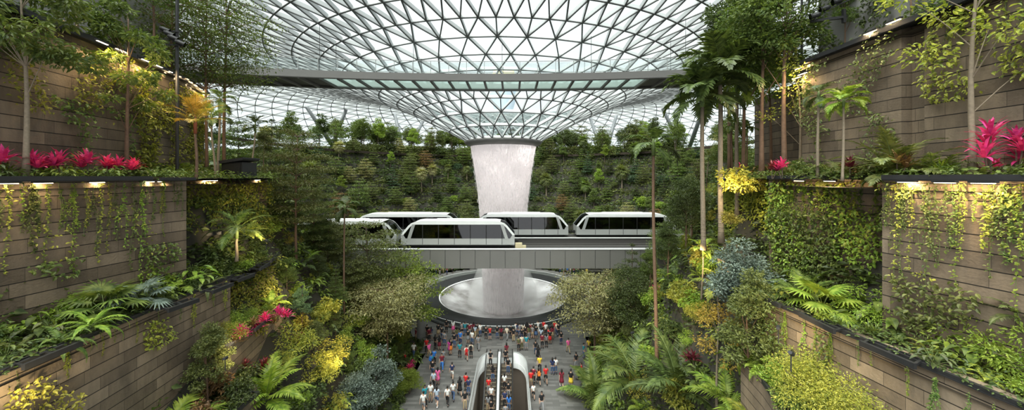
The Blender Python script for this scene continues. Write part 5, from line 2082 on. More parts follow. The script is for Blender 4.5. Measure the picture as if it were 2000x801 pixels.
# --- ferns and shrubs along the ledges
def along(sname, n, kinds, leaves, grp, lab, cat, sc=(.7, 1.15), t0=0.05, t1=1.0, w0=.1, w1=.8, z=0.0, y0=0):
    a, b = SOILS[sname]
    for i in range(n):
        t = t0 + (t1 - t0) * (i + RG.uniform(.1, .9)) / n
        k = min(len(a) - 1.001, t * (len(a) - 1))
        j = int(k)
        f = k - j
        A = a[j] * (1 - f) + a[j + 1] * f
        B = b[j] * (1 - f) + b[j + 1] * f
        w = RG.uniform(w0, w1)
        p = A * (1 - w) + B * w
        if p[1] < 5.5:
            continue
        zz = {'L2': 14.9, 'L1': 19.9, 'R2': 14.95, 'R1': 19.9, 'L0': 25.55, 'R0': 25.55, 'L3': 12.1, 'L4': 9.9, 'R3': 12.2}[sname]
        q = RG.randrange(len(kinds))
        c = cat if isinstance(cat, str) else cat[q]
        l = lab if isinstance(lab, str) else lab[q]
        spawn(kinds[q], (p[0], p[1], zz + z), l, c, grp, sc=RG.uniform(*sc), leaf=RG.choice(leaves))


ZL = ['fern', 'sword_fern', 'broadleaf_clump', 'small_shrub', 'strap_clump']
def LB(where):
    return [f'feathery fern {where}', f'banded sword fern {where}', f'broad-leaved foliage plant {where}', f'low leafy shrub {where}', f'strap-leaved plant {where}']
CT = ['fern', 'fern', 'foliage plant', 'shrub', 'foliage plant']
along('L1', 40, ZL, ['mid', 'deep', 'mid', 'fresh'], 'low plants on the left upper ledge', LB('on the left upper ledge'), CT, (.55, .95), .3, 1, .05, .7)
along('L2', 46, ZL, ['mid', 'deep', 'fresh', 'olive'], 'low plants on the left fern ledge', LB('on the left fern ledge'), CT, (.6, 1.1), .2, 1, .05, .7)
along('L2', 14, ['leafy_shrub', 'big_broadleaf'], ['mid', 'deep', 'fresh'], 'shrubs on the left fern ledge', ['rounded leafy shrub against the left middle wall', 'big-leaved plant against the left middle wall'], ['shrub', 'foliage plant'], (.7, 1.1), .2, 1, .5, .95)
along('L2', 12, ['leafy_shrub', 'broadleaf_clump'], ['mid', 'deep', 'fresh'], 'tall shrubs on the left fern ledge', ['tall leafy shrub against the left middle wall', 'tall broad-leaved plant against the left middle wall'], ['shrub', 'foliage plant'], (1.0, 1.6), .15, 1, .6, .9)
along('R2', 10, ['leafy_shrub', 'fine_shrub'], ['mid', 'olive', 'fresh'], 'tall shrubs on the right leafy ledge', ['tall leafy shrub against the right middle wall', 'tall fine-leaved bush against the right middle wall'], ['shrub', 'bush'], (.8, 1.3), .15, 1, .6, .9)
along('R1', 46, ZL, ['mid', 'deep', 'rust', 'fresh', 'olive'], 'low plants on the right upper ledge', LB('on the right upper ledge'), CT, (.6, 1.0), .2, 1, .05, .7)
along('R1', 12, ['leafy_shrub', 'clump_palm'], ['deep', 'mid', 'olive'], 'shrubs on the right upper ledge', ['rounded leafy shrub before the right upper wall', 'feathery clump before the right upper wall'], ['shrub', 'palm'], (.6, .9), .3, 1, .4, .95)
along('R2', 46, ZL, ['mid', 'deep', 'fresh', 'yellow'], 'low plants on the right leafy ledge', LB('on the right leafy ledge'), CT, (.5, .95), .15, 1, .08, .7)
along('R2', 14, ['leafy_shrub', 'big_broadleaf'], ['mid', 'fresh', 'deep'], 'shrubs on the right leafy ledge', ['rounded leafy shrub against the right middle wall', 'big-leaved plant against the right middle wall'], ['shrub', 'foliage plant'], (.6, 1.0), .2, 1, .5, .95)
along('L0', 10, ['leafy_shrub', 'fern'], ['deep', 'mid'], 'plants on the highest left ledge', ['leafy shrub on the highest left ledge', 'fern on the highest left ledge'], ['shrub', 'fern'], (.9, 1.4), .2, 1, .1, .7)
along('R0', 8, ['leafy_shrub', 'fern'], ['deep', 'mid'], 'plants on the highest right ledge', ['leafy shrub on the highest right ledge', 'fern on the highest right ledge'], ['shrub', 'fern'], (.8, 1.2), .2, 1, .1, .7)
along('L3', 12, ['fern', 'small_shrub', 'fine_shrub'], ['yellow', 'fresh', 'mid'], 'plants in the pink row planter', ['fern in the planter by the pink row', 'low shrub in the planter by the pink row', 'fine-leaved yellow shrub in the planter by the pink row'], ['fern', 'shrub', 'shrub'], (.6, 1.0))
along('L4', 12, ['fern', 'small_shrub', 'leafy_shrub'], ['deep', 'rust', 'mid'], 'plants in the low left planter', ['fern in the low left planter', 'low shrub in the low left planter', 'leafy shrub in the low left planter'], ['fern', 'shrub', 'shrub'], (.8, 1.3))
along('R3', 12, ['fern', 'small_shrub', 'leafy_shrub'], ['fresh', 'mid', 'yellow'], 'plants in the low right planter', ['fern in the low right planter', 'low shrub in the low right planter', 'leafy shrub in the low right planter'], ['fern', 'shrub', 'shrub'], (.7, 1.1))


# --- uncountable ground leaves
def bed_leaves(name, sname, n, size, zz, leaf, lab, h=.35):
    a, b = SOILS[sname]
    t = NR.uniform(.1, 1, n) * (len(a) - 1.001)
    j = t.astype(int)
    f = (t - j)[:, None]
    A = a[j] * (1 - f) + a[j + 1] * f
    B = b[j] * (1 - f) + b[j + 1] * f
    w = NR.uniform(-.04, 1, n)[:, None]
    p = A * (1 - w) + B * w
    pos = np.concatenate([p, zz + NR.uniform(0, 1, (n, 1)) ** 1.5 * h], 1)
    fwd = rnd_dirs(n, -.3, .7)
    nor = rnd_dirs(n, .2, 1)
    sz = size * NR.uniform(.5, 1.3, n)
    mb = MB()
    V, F = leafbatch(L7[0], L7[1], pos, fwd, nor, sz * .5, sz)
    mb.add(V, F)
    o = obj('undergrowth', mb, [LM[leaf]])
    tag(o, lab, 'undergrowth', kind='stuff')


bed_leaves('u', 'L1', 5200, .13, 19.9, 'mid', 'green leaf carpet of the left upper ledge')
bed_leaves('u', 'L2', 6000, .14, 14.9, 'deep', 'dark leaf carpet of the left fern ledge')
bed_leaves('u', 'R1', 6000, .13, 19.9, 'mid', 'green leaf carpet of the right upper ledge')
bed_leaves('u', 'R2', 5200, .12, 14.95, 'deep', 'dark leaf carpet of the right leafy ledge')
bed_leaves('u', 'L3', 1500, .15, 12.1, 'yellow', 'yellow-green leaf carpet of the pink row planter')
bed_leaves('u', 'L4', 1300, .16, 9.9, 'deep', 'dark leaf carpet of the low left planter')
bed_leaves('u', 'R3', 1300, .15, 12.2, 'fresh', 'fresh green leaf carpet of the low right planter')
bed_leaves('u', 'L0', 3500, .16, 25.5, 'deep', 'leaf carpet of the highest left ledge')
bed_leaves('u', 'R0', 3000, .15, 25.5, 'deep', 'leaf carpet of the highest right ledge')


def slope_leaves(n, x0, x1, y0, y1, size, leaf, lab, h=.5, frac=None, rmax=None):
    x = NR.uniform(x0, x1, n)
    y = NR.uniform(y0, y1, n)
    d = ground_d(x, y)
    ok = d > .25
    if rmax:
        ok &= np.hypot(x - VX, y - VY) < rmax
    if frac is not None:
        v = np.sin(x * .9 + 1.3 * np.sin(y * .6)) + np.sin(y * .8 + 1.7 * np.sin(x * .5))
        ok &= (v > frac[0]) & (v <= frac[1])
    x, y = x[ok], y[ok]
    n = len(x)
    z = H(x, y) + NR.uniform(0, 1, n) ** 1.6 * h
    fwd = rnd_dirs(n, -.3, .6)
    nor = rnd_dirs(n, .2, 1)
    sz = size * NR.uniform(.5, 1.3, n)
    mb = MB()
    V, F = leafbatch(L4[0], L4[1], np.stack([x, y, z], 1), fwd, nor, sz * .55, sz)
    mb.add(V, F)
    o = obj('undergrowth', mb, [LM[leaf]])
    tag(o, lab, 'undergrowth', kind='stuff')


slope_leaves(85000, -30, -8, 6, 52, .33, 'deep', 'dark undergrowth on the left slope', frac=(-9, .1))
slope_leaves(85000, -30, -8, 6, 52, .33, 'mid', 'green undergrowth patches on the left slope', frac=(.1, 9))
slope_leaves(85000, 6, 28, 6, 52, .33, 'deep', 'dark undergrowth on the right slope', frac=(-9, .1))
slope_leaves(85000, 6, 28, 6, 52, .33, 'mid', 'green undergrowth patches on the right slope', frac=(.1, 9))
slope_leaves(130000, -62, 62, 52, 108, .6, 'deep', 'dark undergrowth of the far terraces', 1.2, (-9, .0), 55)
slope_leaves(130000, -62, 62, 52, 108, .6, 'olive', 'olive undergrowth patches of the far terraces', 1.2, (.0, 9), 55)


def wall_ivy(a, b, z0, z1, n, size, leaf, lab, off=.08, thr=-.3, side=1):
    a = np.array(a, float)
    b = np.array(b, float)
    t = (b - a) / np.linalg.norm(b - a)
    nn = np.array([t[1], -t[0]]) * side
    u = NR.uniform(0, 1, n)
    z = NR.uniform(z0, z1, n)
    L_ = np.linalg.norm(b - a)
    v = np.sin(u * L_ * 2.3 + 1.2 * np.sin(z * 1.4)) + .8 * np.sin(z * 1.9 + 2 * np.sin(u * L_)) + (z - z0) / (z1 - z0) * .5
    ok = v > thr
    u, z = u[ok], z[ok]
    n = len(u)
    p = a[None] + (b - a)[None] * u[:, None]
    o2 = NR.uniform(.0, 1, n)[:, None] ** 1.5 * (.35) + off
    pos = np.concatenate([p + nn[None] * o2, z[:, None]], 1)
    n3 = np.array([nn[0], nn[1], .0])
    fwd = rnd_dirs(n) * .8 + np.array([0, 0, -.5]) + n3 * .5
    nor = n3[None] * .8 + np.array([0, 0, .8]) + rnd_dirs(n) * .35
    sz = size * NR.uniform(.5, 1.3, n)
    mb = MB()
    V, F = leafbatch(L7[0], L7[1], pos, fwd, nor, sz * .6, sz)
    mb.add(V, F)
    o = obj('ivy', mb, [LM[leaf]])
    tag(o, lab, 'ivy', kind='stuff')


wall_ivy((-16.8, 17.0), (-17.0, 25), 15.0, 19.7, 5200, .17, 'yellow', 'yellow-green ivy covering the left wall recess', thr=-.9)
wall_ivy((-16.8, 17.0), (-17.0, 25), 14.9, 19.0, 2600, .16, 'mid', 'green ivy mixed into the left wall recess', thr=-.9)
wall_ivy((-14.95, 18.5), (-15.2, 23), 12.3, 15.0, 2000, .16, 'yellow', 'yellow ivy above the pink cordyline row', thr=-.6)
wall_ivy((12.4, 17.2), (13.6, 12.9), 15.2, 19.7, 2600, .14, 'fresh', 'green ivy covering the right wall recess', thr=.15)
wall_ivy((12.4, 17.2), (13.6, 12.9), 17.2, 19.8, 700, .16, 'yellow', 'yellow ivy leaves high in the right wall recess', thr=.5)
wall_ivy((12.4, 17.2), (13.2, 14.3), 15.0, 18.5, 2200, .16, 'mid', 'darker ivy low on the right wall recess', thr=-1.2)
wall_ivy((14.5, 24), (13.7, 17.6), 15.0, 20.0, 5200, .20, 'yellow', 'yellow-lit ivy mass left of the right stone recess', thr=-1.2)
wall_ivy((12.6, 22), (11.85, 15.2), 9, 15.0, 3800, .18, 'mid', 'green climbing foliage below the far right ledge end', thr=-.9)
wall_ivy((10.4, 14.7), (10.75, 11.9), 12.6, 14.9, 900, .13, 'mid', 'leafy curtain on the lowest right wall beside the yellow bush', thr=.35)
wall_ivy((-17.6, 16.5), (-20.6, 24), 19.9, 25.2, 5200, .19, 'yellow', 'yellow-green climber on the far part of the left upper wall', thr=-.5)
wall_ivy((-16.9, 13.0), (-17.6, 16.5), 20.2, 23, 900, .17, 'mid', 'thin climber on the left upper wall behind the slim trunk', thr=.3)
wall_ivy((14.4, 17.8), (14.5, 13.4), 20.2, 25.4, 2600, .14, 'olive', 'speckled climber on the right upper wall', thr=.3)
wall_ivy((16.5, 19.3), (16.5, 13), 26, 30.5, 2000, .22, 'deep', 'dark climber on the top right wall', thr=.2)
wall_ivy((14.5, 12.5), (14.5, 9.5), 22.5, 25.4, 1200, .15, 'yellow', 'yellow climber hanging high on the far right wall', thr=.1)

wall_ivy((-13.2, 9.2), (-13.45, 11.0), 12.7, 14.5, 520, .12, 'gold', 'golden creeper tuft on the lowest left wall', thr=.0)
wall_ivy((-13.75, 13.2), (-13.9, 14.6), 13.4, 14.6, 240, .14, 'yellow', 'small yellow creeper under the left tray frame', thr=.2)
wall_ivy((-16.0, 8.5), (-14.95, 16.2), 14.9, 17.2, 1900, .16, 'mid', 'green creeper climbing from the foot of the left middle wall', thr=.55)
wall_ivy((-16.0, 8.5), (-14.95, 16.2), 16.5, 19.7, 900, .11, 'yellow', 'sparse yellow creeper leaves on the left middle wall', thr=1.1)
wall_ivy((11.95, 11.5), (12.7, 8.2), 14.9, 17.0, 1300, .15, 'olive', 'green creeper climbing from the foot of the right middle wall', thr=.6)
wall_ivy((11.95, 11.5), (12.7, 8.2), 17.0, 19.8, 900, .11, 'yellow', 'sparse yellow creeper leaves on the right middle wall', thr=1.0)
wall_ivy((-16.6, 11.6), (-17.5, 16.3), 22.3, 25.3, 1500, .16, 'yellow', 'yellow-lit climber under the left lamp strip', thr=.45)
# --- vines hanging on the block walls
def hang(n, a, b, z, lab, grp, sc=(.6, 1.1), kinds=(0, 1, 2, 3, 4, 5), lf=('yellow', 'fresh', 'mid', 'mid', 'olive'), side=1):
    a = np.array(a, float)
    b = np.array(b, float)
    ang = math.atan2(b[1] - a[1], b[0] - a[0])
    nn = np.array([math.sin(ang), -math.cos(ang)]) * side
    for i in range(n):
        t = (i + RG.uniform(.1, .9)) / n
        p = a * (1 - t) + b * t + nn * .06
        spawn('vine_%d' % RG.choice(kinds), (p[0], p[1], z), lab, 'vine', grp, rz=ang + (0 if side == 1 else PI), sc=RG.uniform(*sc), leaf=RG.choice(lf), name='hanging_vine')


hang(26, (-15.75, 10.2), (-14.95, 16.3), 19.8, 'vine strand hanging down the left middle block wall', 'vines on the left middle wall')
hang(11, (-13.2, 8.6), (-14.2, 17.8), 14.85, 'vine tuft hanging over the lowest left block wall', 'vines on the lowest left wall', (.35, .75), (0, 1, 5))
hang(24, (12.6, 8.3), (11.95, 11.5), 19.85, 'vine strand hanging down the right middle block wall', 'vines on the right middle wall', side=-1)
hang(16, (13.7, 13.0), (12.5, 17.2), 19.85, 'vine strand in the right wall recess', 'vines in the right wall recess', (.9, 1.2), (2, 3, 4, 5), side=-1)
hang(11, (11.1, 7.9), (10.45, 14.4), 14.85, 'vine strand over the lowest right block wall', 'vines on the lowest right wall', (.4, .8), (0, 1, 2, 5), ('mid', 'fresh', 'yellow'), side=-1)
hang(7, (14.5, 9.6), (14.5, 12.4), 25.3, 'vine hanging high on the right upper wall', 'vines on the right upper wall', (.5, .9), (1, 2, 5), ('yellow', 'mid'), side=-1)

# --- scattered growth on the near slopes
def scatter(n, x0, x1, y0, y1, kinds, grp, where, mind=1.2, avoid=None, dmin=.6, rmax=None, rmin=None):
    pts = []
    tries = 0
    while len(pts) < n and tries < n * 60:
        tries += 1
        x, y = RG.uniform(x0, x1), RG.uniform(y0, y1)
        d = float(ground_d(x, y))
        r = math.hypot(x - VX, y - VY)
        if d < dmin or (rmax and r > rmax) or (rmin and r < rmin):
            continue
        if avoid and avoid(x, y):
            continue
        if any((x - a) ** 2 + (y - b) ** 2 < mind * mind for a, b in pts):
            continue
        pts.append((x, y))
        tot = sum(k[1] for k in kinds)
        q = RG.uniform(0, tot)
        for k in kinds:
            q -= k[1]
            if q <= 0:
                break
        kind, _, leafs, lab, cat, s0, s1 = k
        spawn(kind, (x, y, Hs(x, y) - .08), f'{lab} {where(x, y) if callable(where) else where}', cat, grp, sc=RG.uniform(s0, s1), leaf=RG.choice(leafs))


def near_left(x, y):
    if y < 24:
        return 'near the bottom of the left slope'
    return 'on the lower left slope by the plaza' if x > -15 else 'high on the left slope' if y < 38 else 'on the left slope beside the guideway'


def near_right(x, y):
    if y < 24:
        return 'near the bottom of the right slope'
    return 'on the lower right slope by the plaza' if x < 13 else 'high on the right slope' if y < 38 else 'on the right slope beside the guideway'


NK = [('leafy_shrub', 3, ['mid', 'deep', 'fresh', 'yellow'], 'rounded leafy shrub', 'shrub', .8, 1.6), ('fern', 3, ['mid', 'fresh', 'deep'], 'feathery fern', 'fern', .9, 1.6),
      ('broadleaf_clump', 2, ['fresh', 'mid', 'yellow'], 'broad-leaved plant', 'foliage plant', 1, 1.6), ('clump_palm', 1.4, ['mid', 'fresh', 'deep'], 'feathery clump palm', 'palm', .6, 1.0),
      ('fine_shrub', 2.2, ['yellow', 'gold', 'fresh'], 'fine-leaved yellow shrub', 'shrub', .7, 1.3), ('big_broadleaf', 1.2, ['mid', 'fresh'], 'big-leaved plant', 'foliage plant', .8, 1.2),
      ('grey_bush', .7, ['bluegreen', 'mid', 'olive'], 'small-leaved bush', 'bush', .4, .75), ('cordyline', .5, ['pink', 'maroon', 'rust'], 'red strap-leaved plant', 'cordyline', .8, 1.2)]
inl = lambda x, y: (x < -12.3 and y < 19) or (x < -14.0 and y < 24)
inr = lambda x, y: (x > 9.2 and y < 15.3) or (x > 11.8 and y < 23)
scatter(170, -17.5, -9.4, 13, 40, NK, 'undergrowth plants on the left slope', near_left, .8, inl, .15)
scatter(70, -30, -17, 25, 50, NK, 'undergrowth plants on the left slope', near_left, 1.4, inl)
scatter(170, 6.4, 15.5, 13, 40, NK, 'undergrowth plants on the right slope', near_right, .8, inr, .15)
scatter(60, 15, 28, 24, 50, NK, 'undergrowth plants on the right slope', near_right, 1.4, inr)
NT = [('tier_tree_b', 2, ['mid', 'olive'], 'tiered tree', 'tree', .6, .95), ('dense_tree', 2, ['deep', 'mid'], 'dense green tree', 'tree', .5, .8), ('slim_tree', 2, ['mid', 'bluegreen', 'olive'], 'slim tree', 'tree', .5, .75),
      ('cone_tree', 1, ['deep', 'mid'], 'conical tree', 'tree', .6, .9), ('feather_palm', .8, ['mid', 'deep'], 'feather palm', 'palm', .5, .8)]
scatter(20, -32, -14.5, 27, 52, NT, 'trees on the left slope', near_left, 3.0, None, 4.0)
scatter(20, 13, 32, 26, 52, NT, 'trees on the right slope', near_right, 3.0, None, 4.5)
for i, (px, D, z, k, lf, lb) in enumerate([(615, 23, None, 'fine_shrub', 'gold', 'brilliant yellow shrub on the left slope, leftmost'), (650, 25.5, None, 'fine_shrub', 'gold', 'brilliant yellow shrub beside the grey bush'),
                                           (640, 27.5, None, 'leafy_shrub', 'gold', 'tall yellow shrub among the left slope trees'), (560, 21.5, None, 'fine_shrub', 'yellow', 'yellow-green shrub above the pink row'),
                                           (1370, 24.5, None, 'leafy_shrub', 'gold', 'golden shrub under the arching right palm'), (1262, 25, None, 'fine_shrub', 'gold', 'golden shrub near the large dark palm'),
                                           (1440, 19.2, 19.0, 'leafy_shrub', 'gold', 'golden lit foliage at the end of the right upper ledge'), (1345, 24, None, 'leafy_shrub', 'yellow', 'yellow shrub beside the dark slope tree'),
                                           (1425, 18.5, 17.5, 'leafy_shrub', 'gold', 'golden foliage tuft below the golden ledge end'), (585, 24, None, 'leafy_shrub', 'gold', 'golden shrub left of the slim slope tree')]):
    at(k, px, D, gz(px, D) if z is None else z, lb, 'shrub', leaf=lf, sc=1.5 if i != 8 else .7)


# --- the far terraces and the top deck
def far_where(x, y):
    px = 1000 + FPX * x / y
    if math.hypot(x - VX, y - VY) > 40.5:
        return 'on the top deck ' + ('left of the waterfall' if px < 900 else 'right of the waterfall' if px > 1060 else 'behind the waterfall')
    a = 'far left' if px < 640 else 'left of centre' if px < 790 else 'just left of the waterfall' if px < 960 else 'just right of the waterfall' if px < 1130 else 'above the right train'
    return 'on the far terraces ' + a


FT = [('far_tier_tree', 4, ['olive', 'mid', 'pale', 'olive', 'mid', 'rust'], 'tiered tree', 'tree', .5, .8), ('far_cone_tree', 3, ['deep', 'mid', 'bluegreen', 'olive'], 'conical tree', 'tree', .5, .75),
      ('far_slim_tree', 1.6, ['mid', 'fresh', 'fresh'], 'slim tree', 'tree', .5, .8), ('fan_palm_tree', 1.1, ['olive', 'pale', 'mid'], 'ball-crowned fan palm', 'palm', .9, 1.4)]
scatter(140, -58, 58, 62, 103, FT, 'trees of the far terraces', far_where, 2.6, None, 1.5, 42, 21)
FS = [('far_shrub', 3, ['deep', 'mid', 'olive', 'bluegreen', 'fresh'], 'leafy shrub', 'shrub', .8, 1.5)]
scatter(80, -56, 56, 66, 102, FS, 'shrubs of the far terraces', far_where, 1.8, None, .6, 43, 19.5)
DT = [('far_round_tree', 3, ['deep', 'mid', 'mid'], 'round-crowned tree', 'tree', .7, 1.1), ('far_slim_tree', 4, ['deep', 'mid', 'fresh'], 'slim tree', 'tree', .8, 1.2), ('far_tier_tree', 1, ['mid', 'olive'], 'tiered tree', 'tree', .9, 1.25)]
scatter(95, -72, 72, 76, 116, DT, 'trees of the top deck', far_where, 2.4, lambda x, y: y < 70 or abs(x - VX) / y > .68 or (y < 112 and min(abs(1000 + FPX * x / y - q) for q in (600, 640, 672, 783, 825, 1155, 1200, 1300, 1345, 1375)) < 15), 3, 52, 42.5)
scatter(60, -66, 66, 84, 108, [('far_shrub', 3, ['deep', 'mid', 'olive'], 'bushy hedge plant', 'hedge plant', 1.5, 2.2)], 'hedge plants of the top deck', far_where, 2.0, None, 3, 45.5, 42.0)
for i, (px, yt, yb) in enumerate([(740, 318, 350), (669, 358, 410), (805, 340, 368), (828, 352, 410), (875, 322, 350), (715, 300, 350), (807, 300, 340), (912, 326, 352)]):
    D = 92
    hero('fan_palm_tree', px, D, yt, 4.6, ['fan palm above the near train roof, left of the waterfall', 'ball-crowned palm left of the trains', 'upper one of the paired fan palms', 'lower one of the paired fan palms, pale trunk', 'fan palm next to the waterfall edge',
         'tall fan palm left of the paired palms', 'fan palm just under the top deck edge', 'fan palm touching the left edge of the waterfall'][i], 'palm', z=EYE - (yb - 345) / FPX * D, leaf='olive')

# parapet edge of the top deck
mb = MB()
for a in np.linspace(-.35, PI + .35, 90):
    r = 41.2
    b = a + (PI + .7) / 89
    mb.beam((VX + r * math.cos(a), VY + r * math.sin(a), 25.75), (VX + r * math.cos(b), VY + r * math.sin(b), 25.75), .3, .55)
o = obj('trim_deck', mb, [SOIL])
o['kind'] = 'structure'

# dark kiosk on the left plateau
t = thing('lamp_housing', 'black box-shaped cabinet with slanted lid among the left ledge palms', 'cabinet', (XA(468, 21.5), 21.5, 20.0))
mb = MB()
mb.prism([(-.65, .75), (.65, .95), (.72, 1.05), (.72, 1.12), (-.7, .92)], -.7, .7)
obj('lid', mb, [METALD], t)
mb = MB()
mb.box((0, 0, .42), (.6, .6, .42))
mb.box((.0, -.62, .42), (.5, .02, .34))
obj('housing', mb, [RUBBER], t)


# ------------------------------------------------------------------ lamps
def lamp_bar(px, py, D, label, power=40, L_=.5, aim=None, ang=0.0):
    p = P(px, py, D)
    t = thing('strip_lamp', label, 'lamp', p, ang, group='warm strip lamps under the ledges')
    mb = MB()
    mb.box((0, 0, .03), (.06, L_ / 2 + .04, .035))
    obj('housing', mb, [METALD], t)
    mb = MB()
    mb.box((0, 0, -.012), (.028, L_ / 2, .008))
    obj('diffuser', mb, [WARM], t)
    ld = bpy.data.lights.new('lamp_light', 'AREA')
    ld.shape = 'RECTANGLE'
    ld.size = .1
    ld.size_y = L_
    ld.energy = power
    ld.color = (1, .72, .38)
    lo = bpy.data.objects.new('lamp_light', ld)
    COL.objects.link(lo)
    lo.parent = t
    lo.location = (0, 0, -.03)
    if aim:
        d = Vector(aim)
        lo.rotation_euler = d.to_track_quat('-Z', 'Y').to_euler()
        lo.location = (aim[0] * .05, aim[1] * .05, -.05)
    return t


LW = [(200, 83, 14.5), (236, 98, 15.6), (285, 118, 17.0), (310, 129, 17.9), (330, 139, 18.9), (349, 149, 19.9), (361, 155, 20.6), (372, 161, 21.2), (382, 167, 21.9), (390, 173, 22.5), (397, 179, 23.2), (401, 186, 23.9)]
for i, (x, y, D) in enumerate(LW):
    lamp_bar(x, y, D, ['nearest warm strip lamp on the left high ledge', 'second warm strip lamp along the left high ledge', 'third warm strip lamp along the left high ledge'][i] if i < 3 else 'small warm lamp in the curved row of the left high ledge', 60 if i < 4 else 22, .5, (.45, .0, -1), .25)
RWL = [(1880, 6, 11.5), (1745, 42, 13.5), (1700, 63, 14.3), (1577, 123, 17.4), (1561, 133, 17.9), (1567, 144, 17.3), (1556, 152, 17.8)]
for i, (x, y, D) in enumerate(RWL):
    lamp_bar(x, y, D, ['warm strip lamp nearest the top right corner', 'warm strip lamp above the right flowering climber', 'warm strip lamp left of the flowering climber', 'upper right one of the four warm lamps by the right wall end', 'upper left one of the four warm lamps by the right wall end',
             'lower right one of the four warm lamps by the right wall end', 'lower left one of the four warm lamps by the right wall end'][i], 70 if i < 3 else 30, .5, (-.3, .0, -1), 0)
for i, (x, D) in enumerate([(15, 11.0), (85, 11.9), (190, 13.4), (290, 15.1), (318, 15.7), (405, 20.0), (418, 20.7), (440, 21.8), (462, 22.8), (503, 24.2)]):
    lamp_bar(x, 345 + (.19) * FPX / D + 1, D - .25, f'thin warm lamp under the left cordyline ledge, {"near" if i < 2 else "middle" if i < 5 else "far"} stretch', 10, .45, (-.35, 0, -1), .0)
for i, (x, D) in enumerate([(1845, 10.0), (1770, 11.0), (1560, 15.0), (1620, 14.0), (1455, 20.5), (1920, 9.3)]):
    lamp_bar(x, 345 + .15 * FPX / D + 1, D - .25, ['thin warm lamp under the magenta plant ledge', 'warm lamp above the brightest yellow vine', 'warm lamp over the ivy recess, farther', 'warm lamp over the ivy recess, nearer', 'warm lamp glowing in the golden foliage', 'thin warm lamp near the right picture edge'][i], 24, .45, (.35, 0, -1), 0)


def added_spot(px, py, D, tx, ty, TD, power, label):  # made-up lamp and fixture, added to throw warm light on the plants
    a = P(px, py, D)
    b = P(tx, ty, TD)
    t = thing('added_spotlight', label, 'spotlight', a, group='added warm spotlights in the planting')
    d = (b - a).normalized()
    mb = MB()
    mb.tube([tuple(-d * .12), tuple(d * .1)], [.05, .07], 10)
    obj('head', mb, [METALD], t)
    mb = MB()
    mb.tube([(0, 0, -.5), (0, 0, -.03)], .015, 6)
    obj('spike', mb, [METALD], t)
    ld = bpy.data.lights.new('spot_light', 'SPOT')
    ld.energy = power
    ld.color = (1, .78, .42)
    ld.spot_size = 1.5
    ld.spot_blend = .9
    ld.shadow_soft_size = .12
    lo = bpy.data.objects.new('spot_light', ld)
    COL.objects.link(lo)
    lo.parent = t
    lo.location = d * .13
    lo.rotation_euler = d.to_track_quat('-Z', 'Y').to_euler()


added_spot(672, 700, 22.5, 640, 690, 27, 350, 'added spotlight lighting the brilliant yellow shrubs')
added_spot(590, 560, 21, 545, 590, 22.5, 500, 'added spotlight above the pink cordyline row')
added_spot(520, 470, 18.5, 470, 450, 21, 500, 'added spotlight before the left wall recess')
added_spot(1345, 500, 20, 1395, 500, 22, 700, 'added spotlight under the arching right palm')
added_spot(1415, 350, 18, 1445, 390, 20, 400, 'added spotlight at the golden foliage')
added_spot(1235, 650, 21, 1290, 640, 23, 500, 'added spotlight near the large dark palm')
added_spot(1545, 690, 9.5, 1610, 740, 11.9, 220, 'added spotlight before the yellow-green bush')
added_spot(20, 830, 8.6, 90, 680, 10.4, 160, 'added spotlight at the golden creeper tuft')
added_spot(440, 700, 14.5, 520, 660, 18.5, 350, 'added spotlight beside the slanting pink row')
added_spot(1520, 640, 11.5, 1545, 600, 15, 260, 'added spotlight below the far end of the right ledge')


# black floodlights
def floodlight(parent_pos, d, label, grp):
    t = thing('floodlight', label, 'floodlight', parent_pos, group=grp)
    d = Vector(d).normalized()
    mb = MB()
    mb.tube([tuple(-d * .22), tuple(-d * .12), tuple(d * .12), tuple(d * .2)], [.07, .12, .12, .15], 14)
    obj('lamp_head', mb, [METALD], t)
    mb = MB()
    mb.tube([tuple(d * .2), tuple(d * .205)], [.13, .13], 14)
    obj('lens', mb, [TRAING], t)
    mb = MB()
    mb.beam((0, 0, -.22), (0, 0, .0), .05, .05)
    obj('yoke', mb, [METALD], t)


t = thing('light_pole', 'thin dark pole carrying black floodlights on the left', 'pole', (XA(346, 18.8), 18.8, 19.95))
mb = MB()
mb.tube([(0, 0, 0), (0, 0, 11)], .075, 10)
obj('pole', mb, [METALD], t)
for i, y in enumerate([62, 78, 88]):
    z = EYE + (345 - y) / FPX * 18.8 - 19.95
    mb = MB()
    mb.beam((-.9 + .1 * i, -.1, z), (.35, -.1, z - .05), .06, .06)
    obj('cross_arm', mb, [METALD], t)
for i, (x, y) in enumerate([(322, 58), (330, 66), (338, 74), (352, 84)]):
    floodlight(P(x, y, 18.6), (.8, .4, -.35), ['topmost black floodlight on the left pole', 'second black floodlight on the left pole', 'third black floodlight on the left pole', 'lowest black floodlight on the left pole'][i], 'floodlights on the left pole')
t = thing('light_bracket', 'black bracket arm carrying floodlights on the top right wall', 'bracket', P(1612, 42, 17.2))
mb = MB()
mb.beam((-.7, 0, 0), (.7, -.2, .12), .12, .12)
mb.beam((-.4, 0, .35), (1.0, -.3, .95), .06, .06)
mb.beam((.7, -.2, -.15), (.7, -.2, .5), .12, .12)
obj('arm', mb, [METALD], t)
for i, (x, y) in enumerate([(1592, 30), (1611, 16), (1636, 2)]):
    floodlight(P(x, y, 17.0), (-.9, .3, -.25), ['lowest floodlight on the right bracket', 'middle floodlight on the right bracket', 'topmost floodlight on the right bracket'][i], 'floodlights on the right bracket')
t = thing('light_pole', 'thin dark pole rising through the right plateau trees', 'pole', (XA(1566, 20.5), 20.5, 19.9))
mb = MB()
mb.tube([(0, 0, 0), (0, 0, 13)], .06, 10)
obj('pole', mb, [METALD], t)

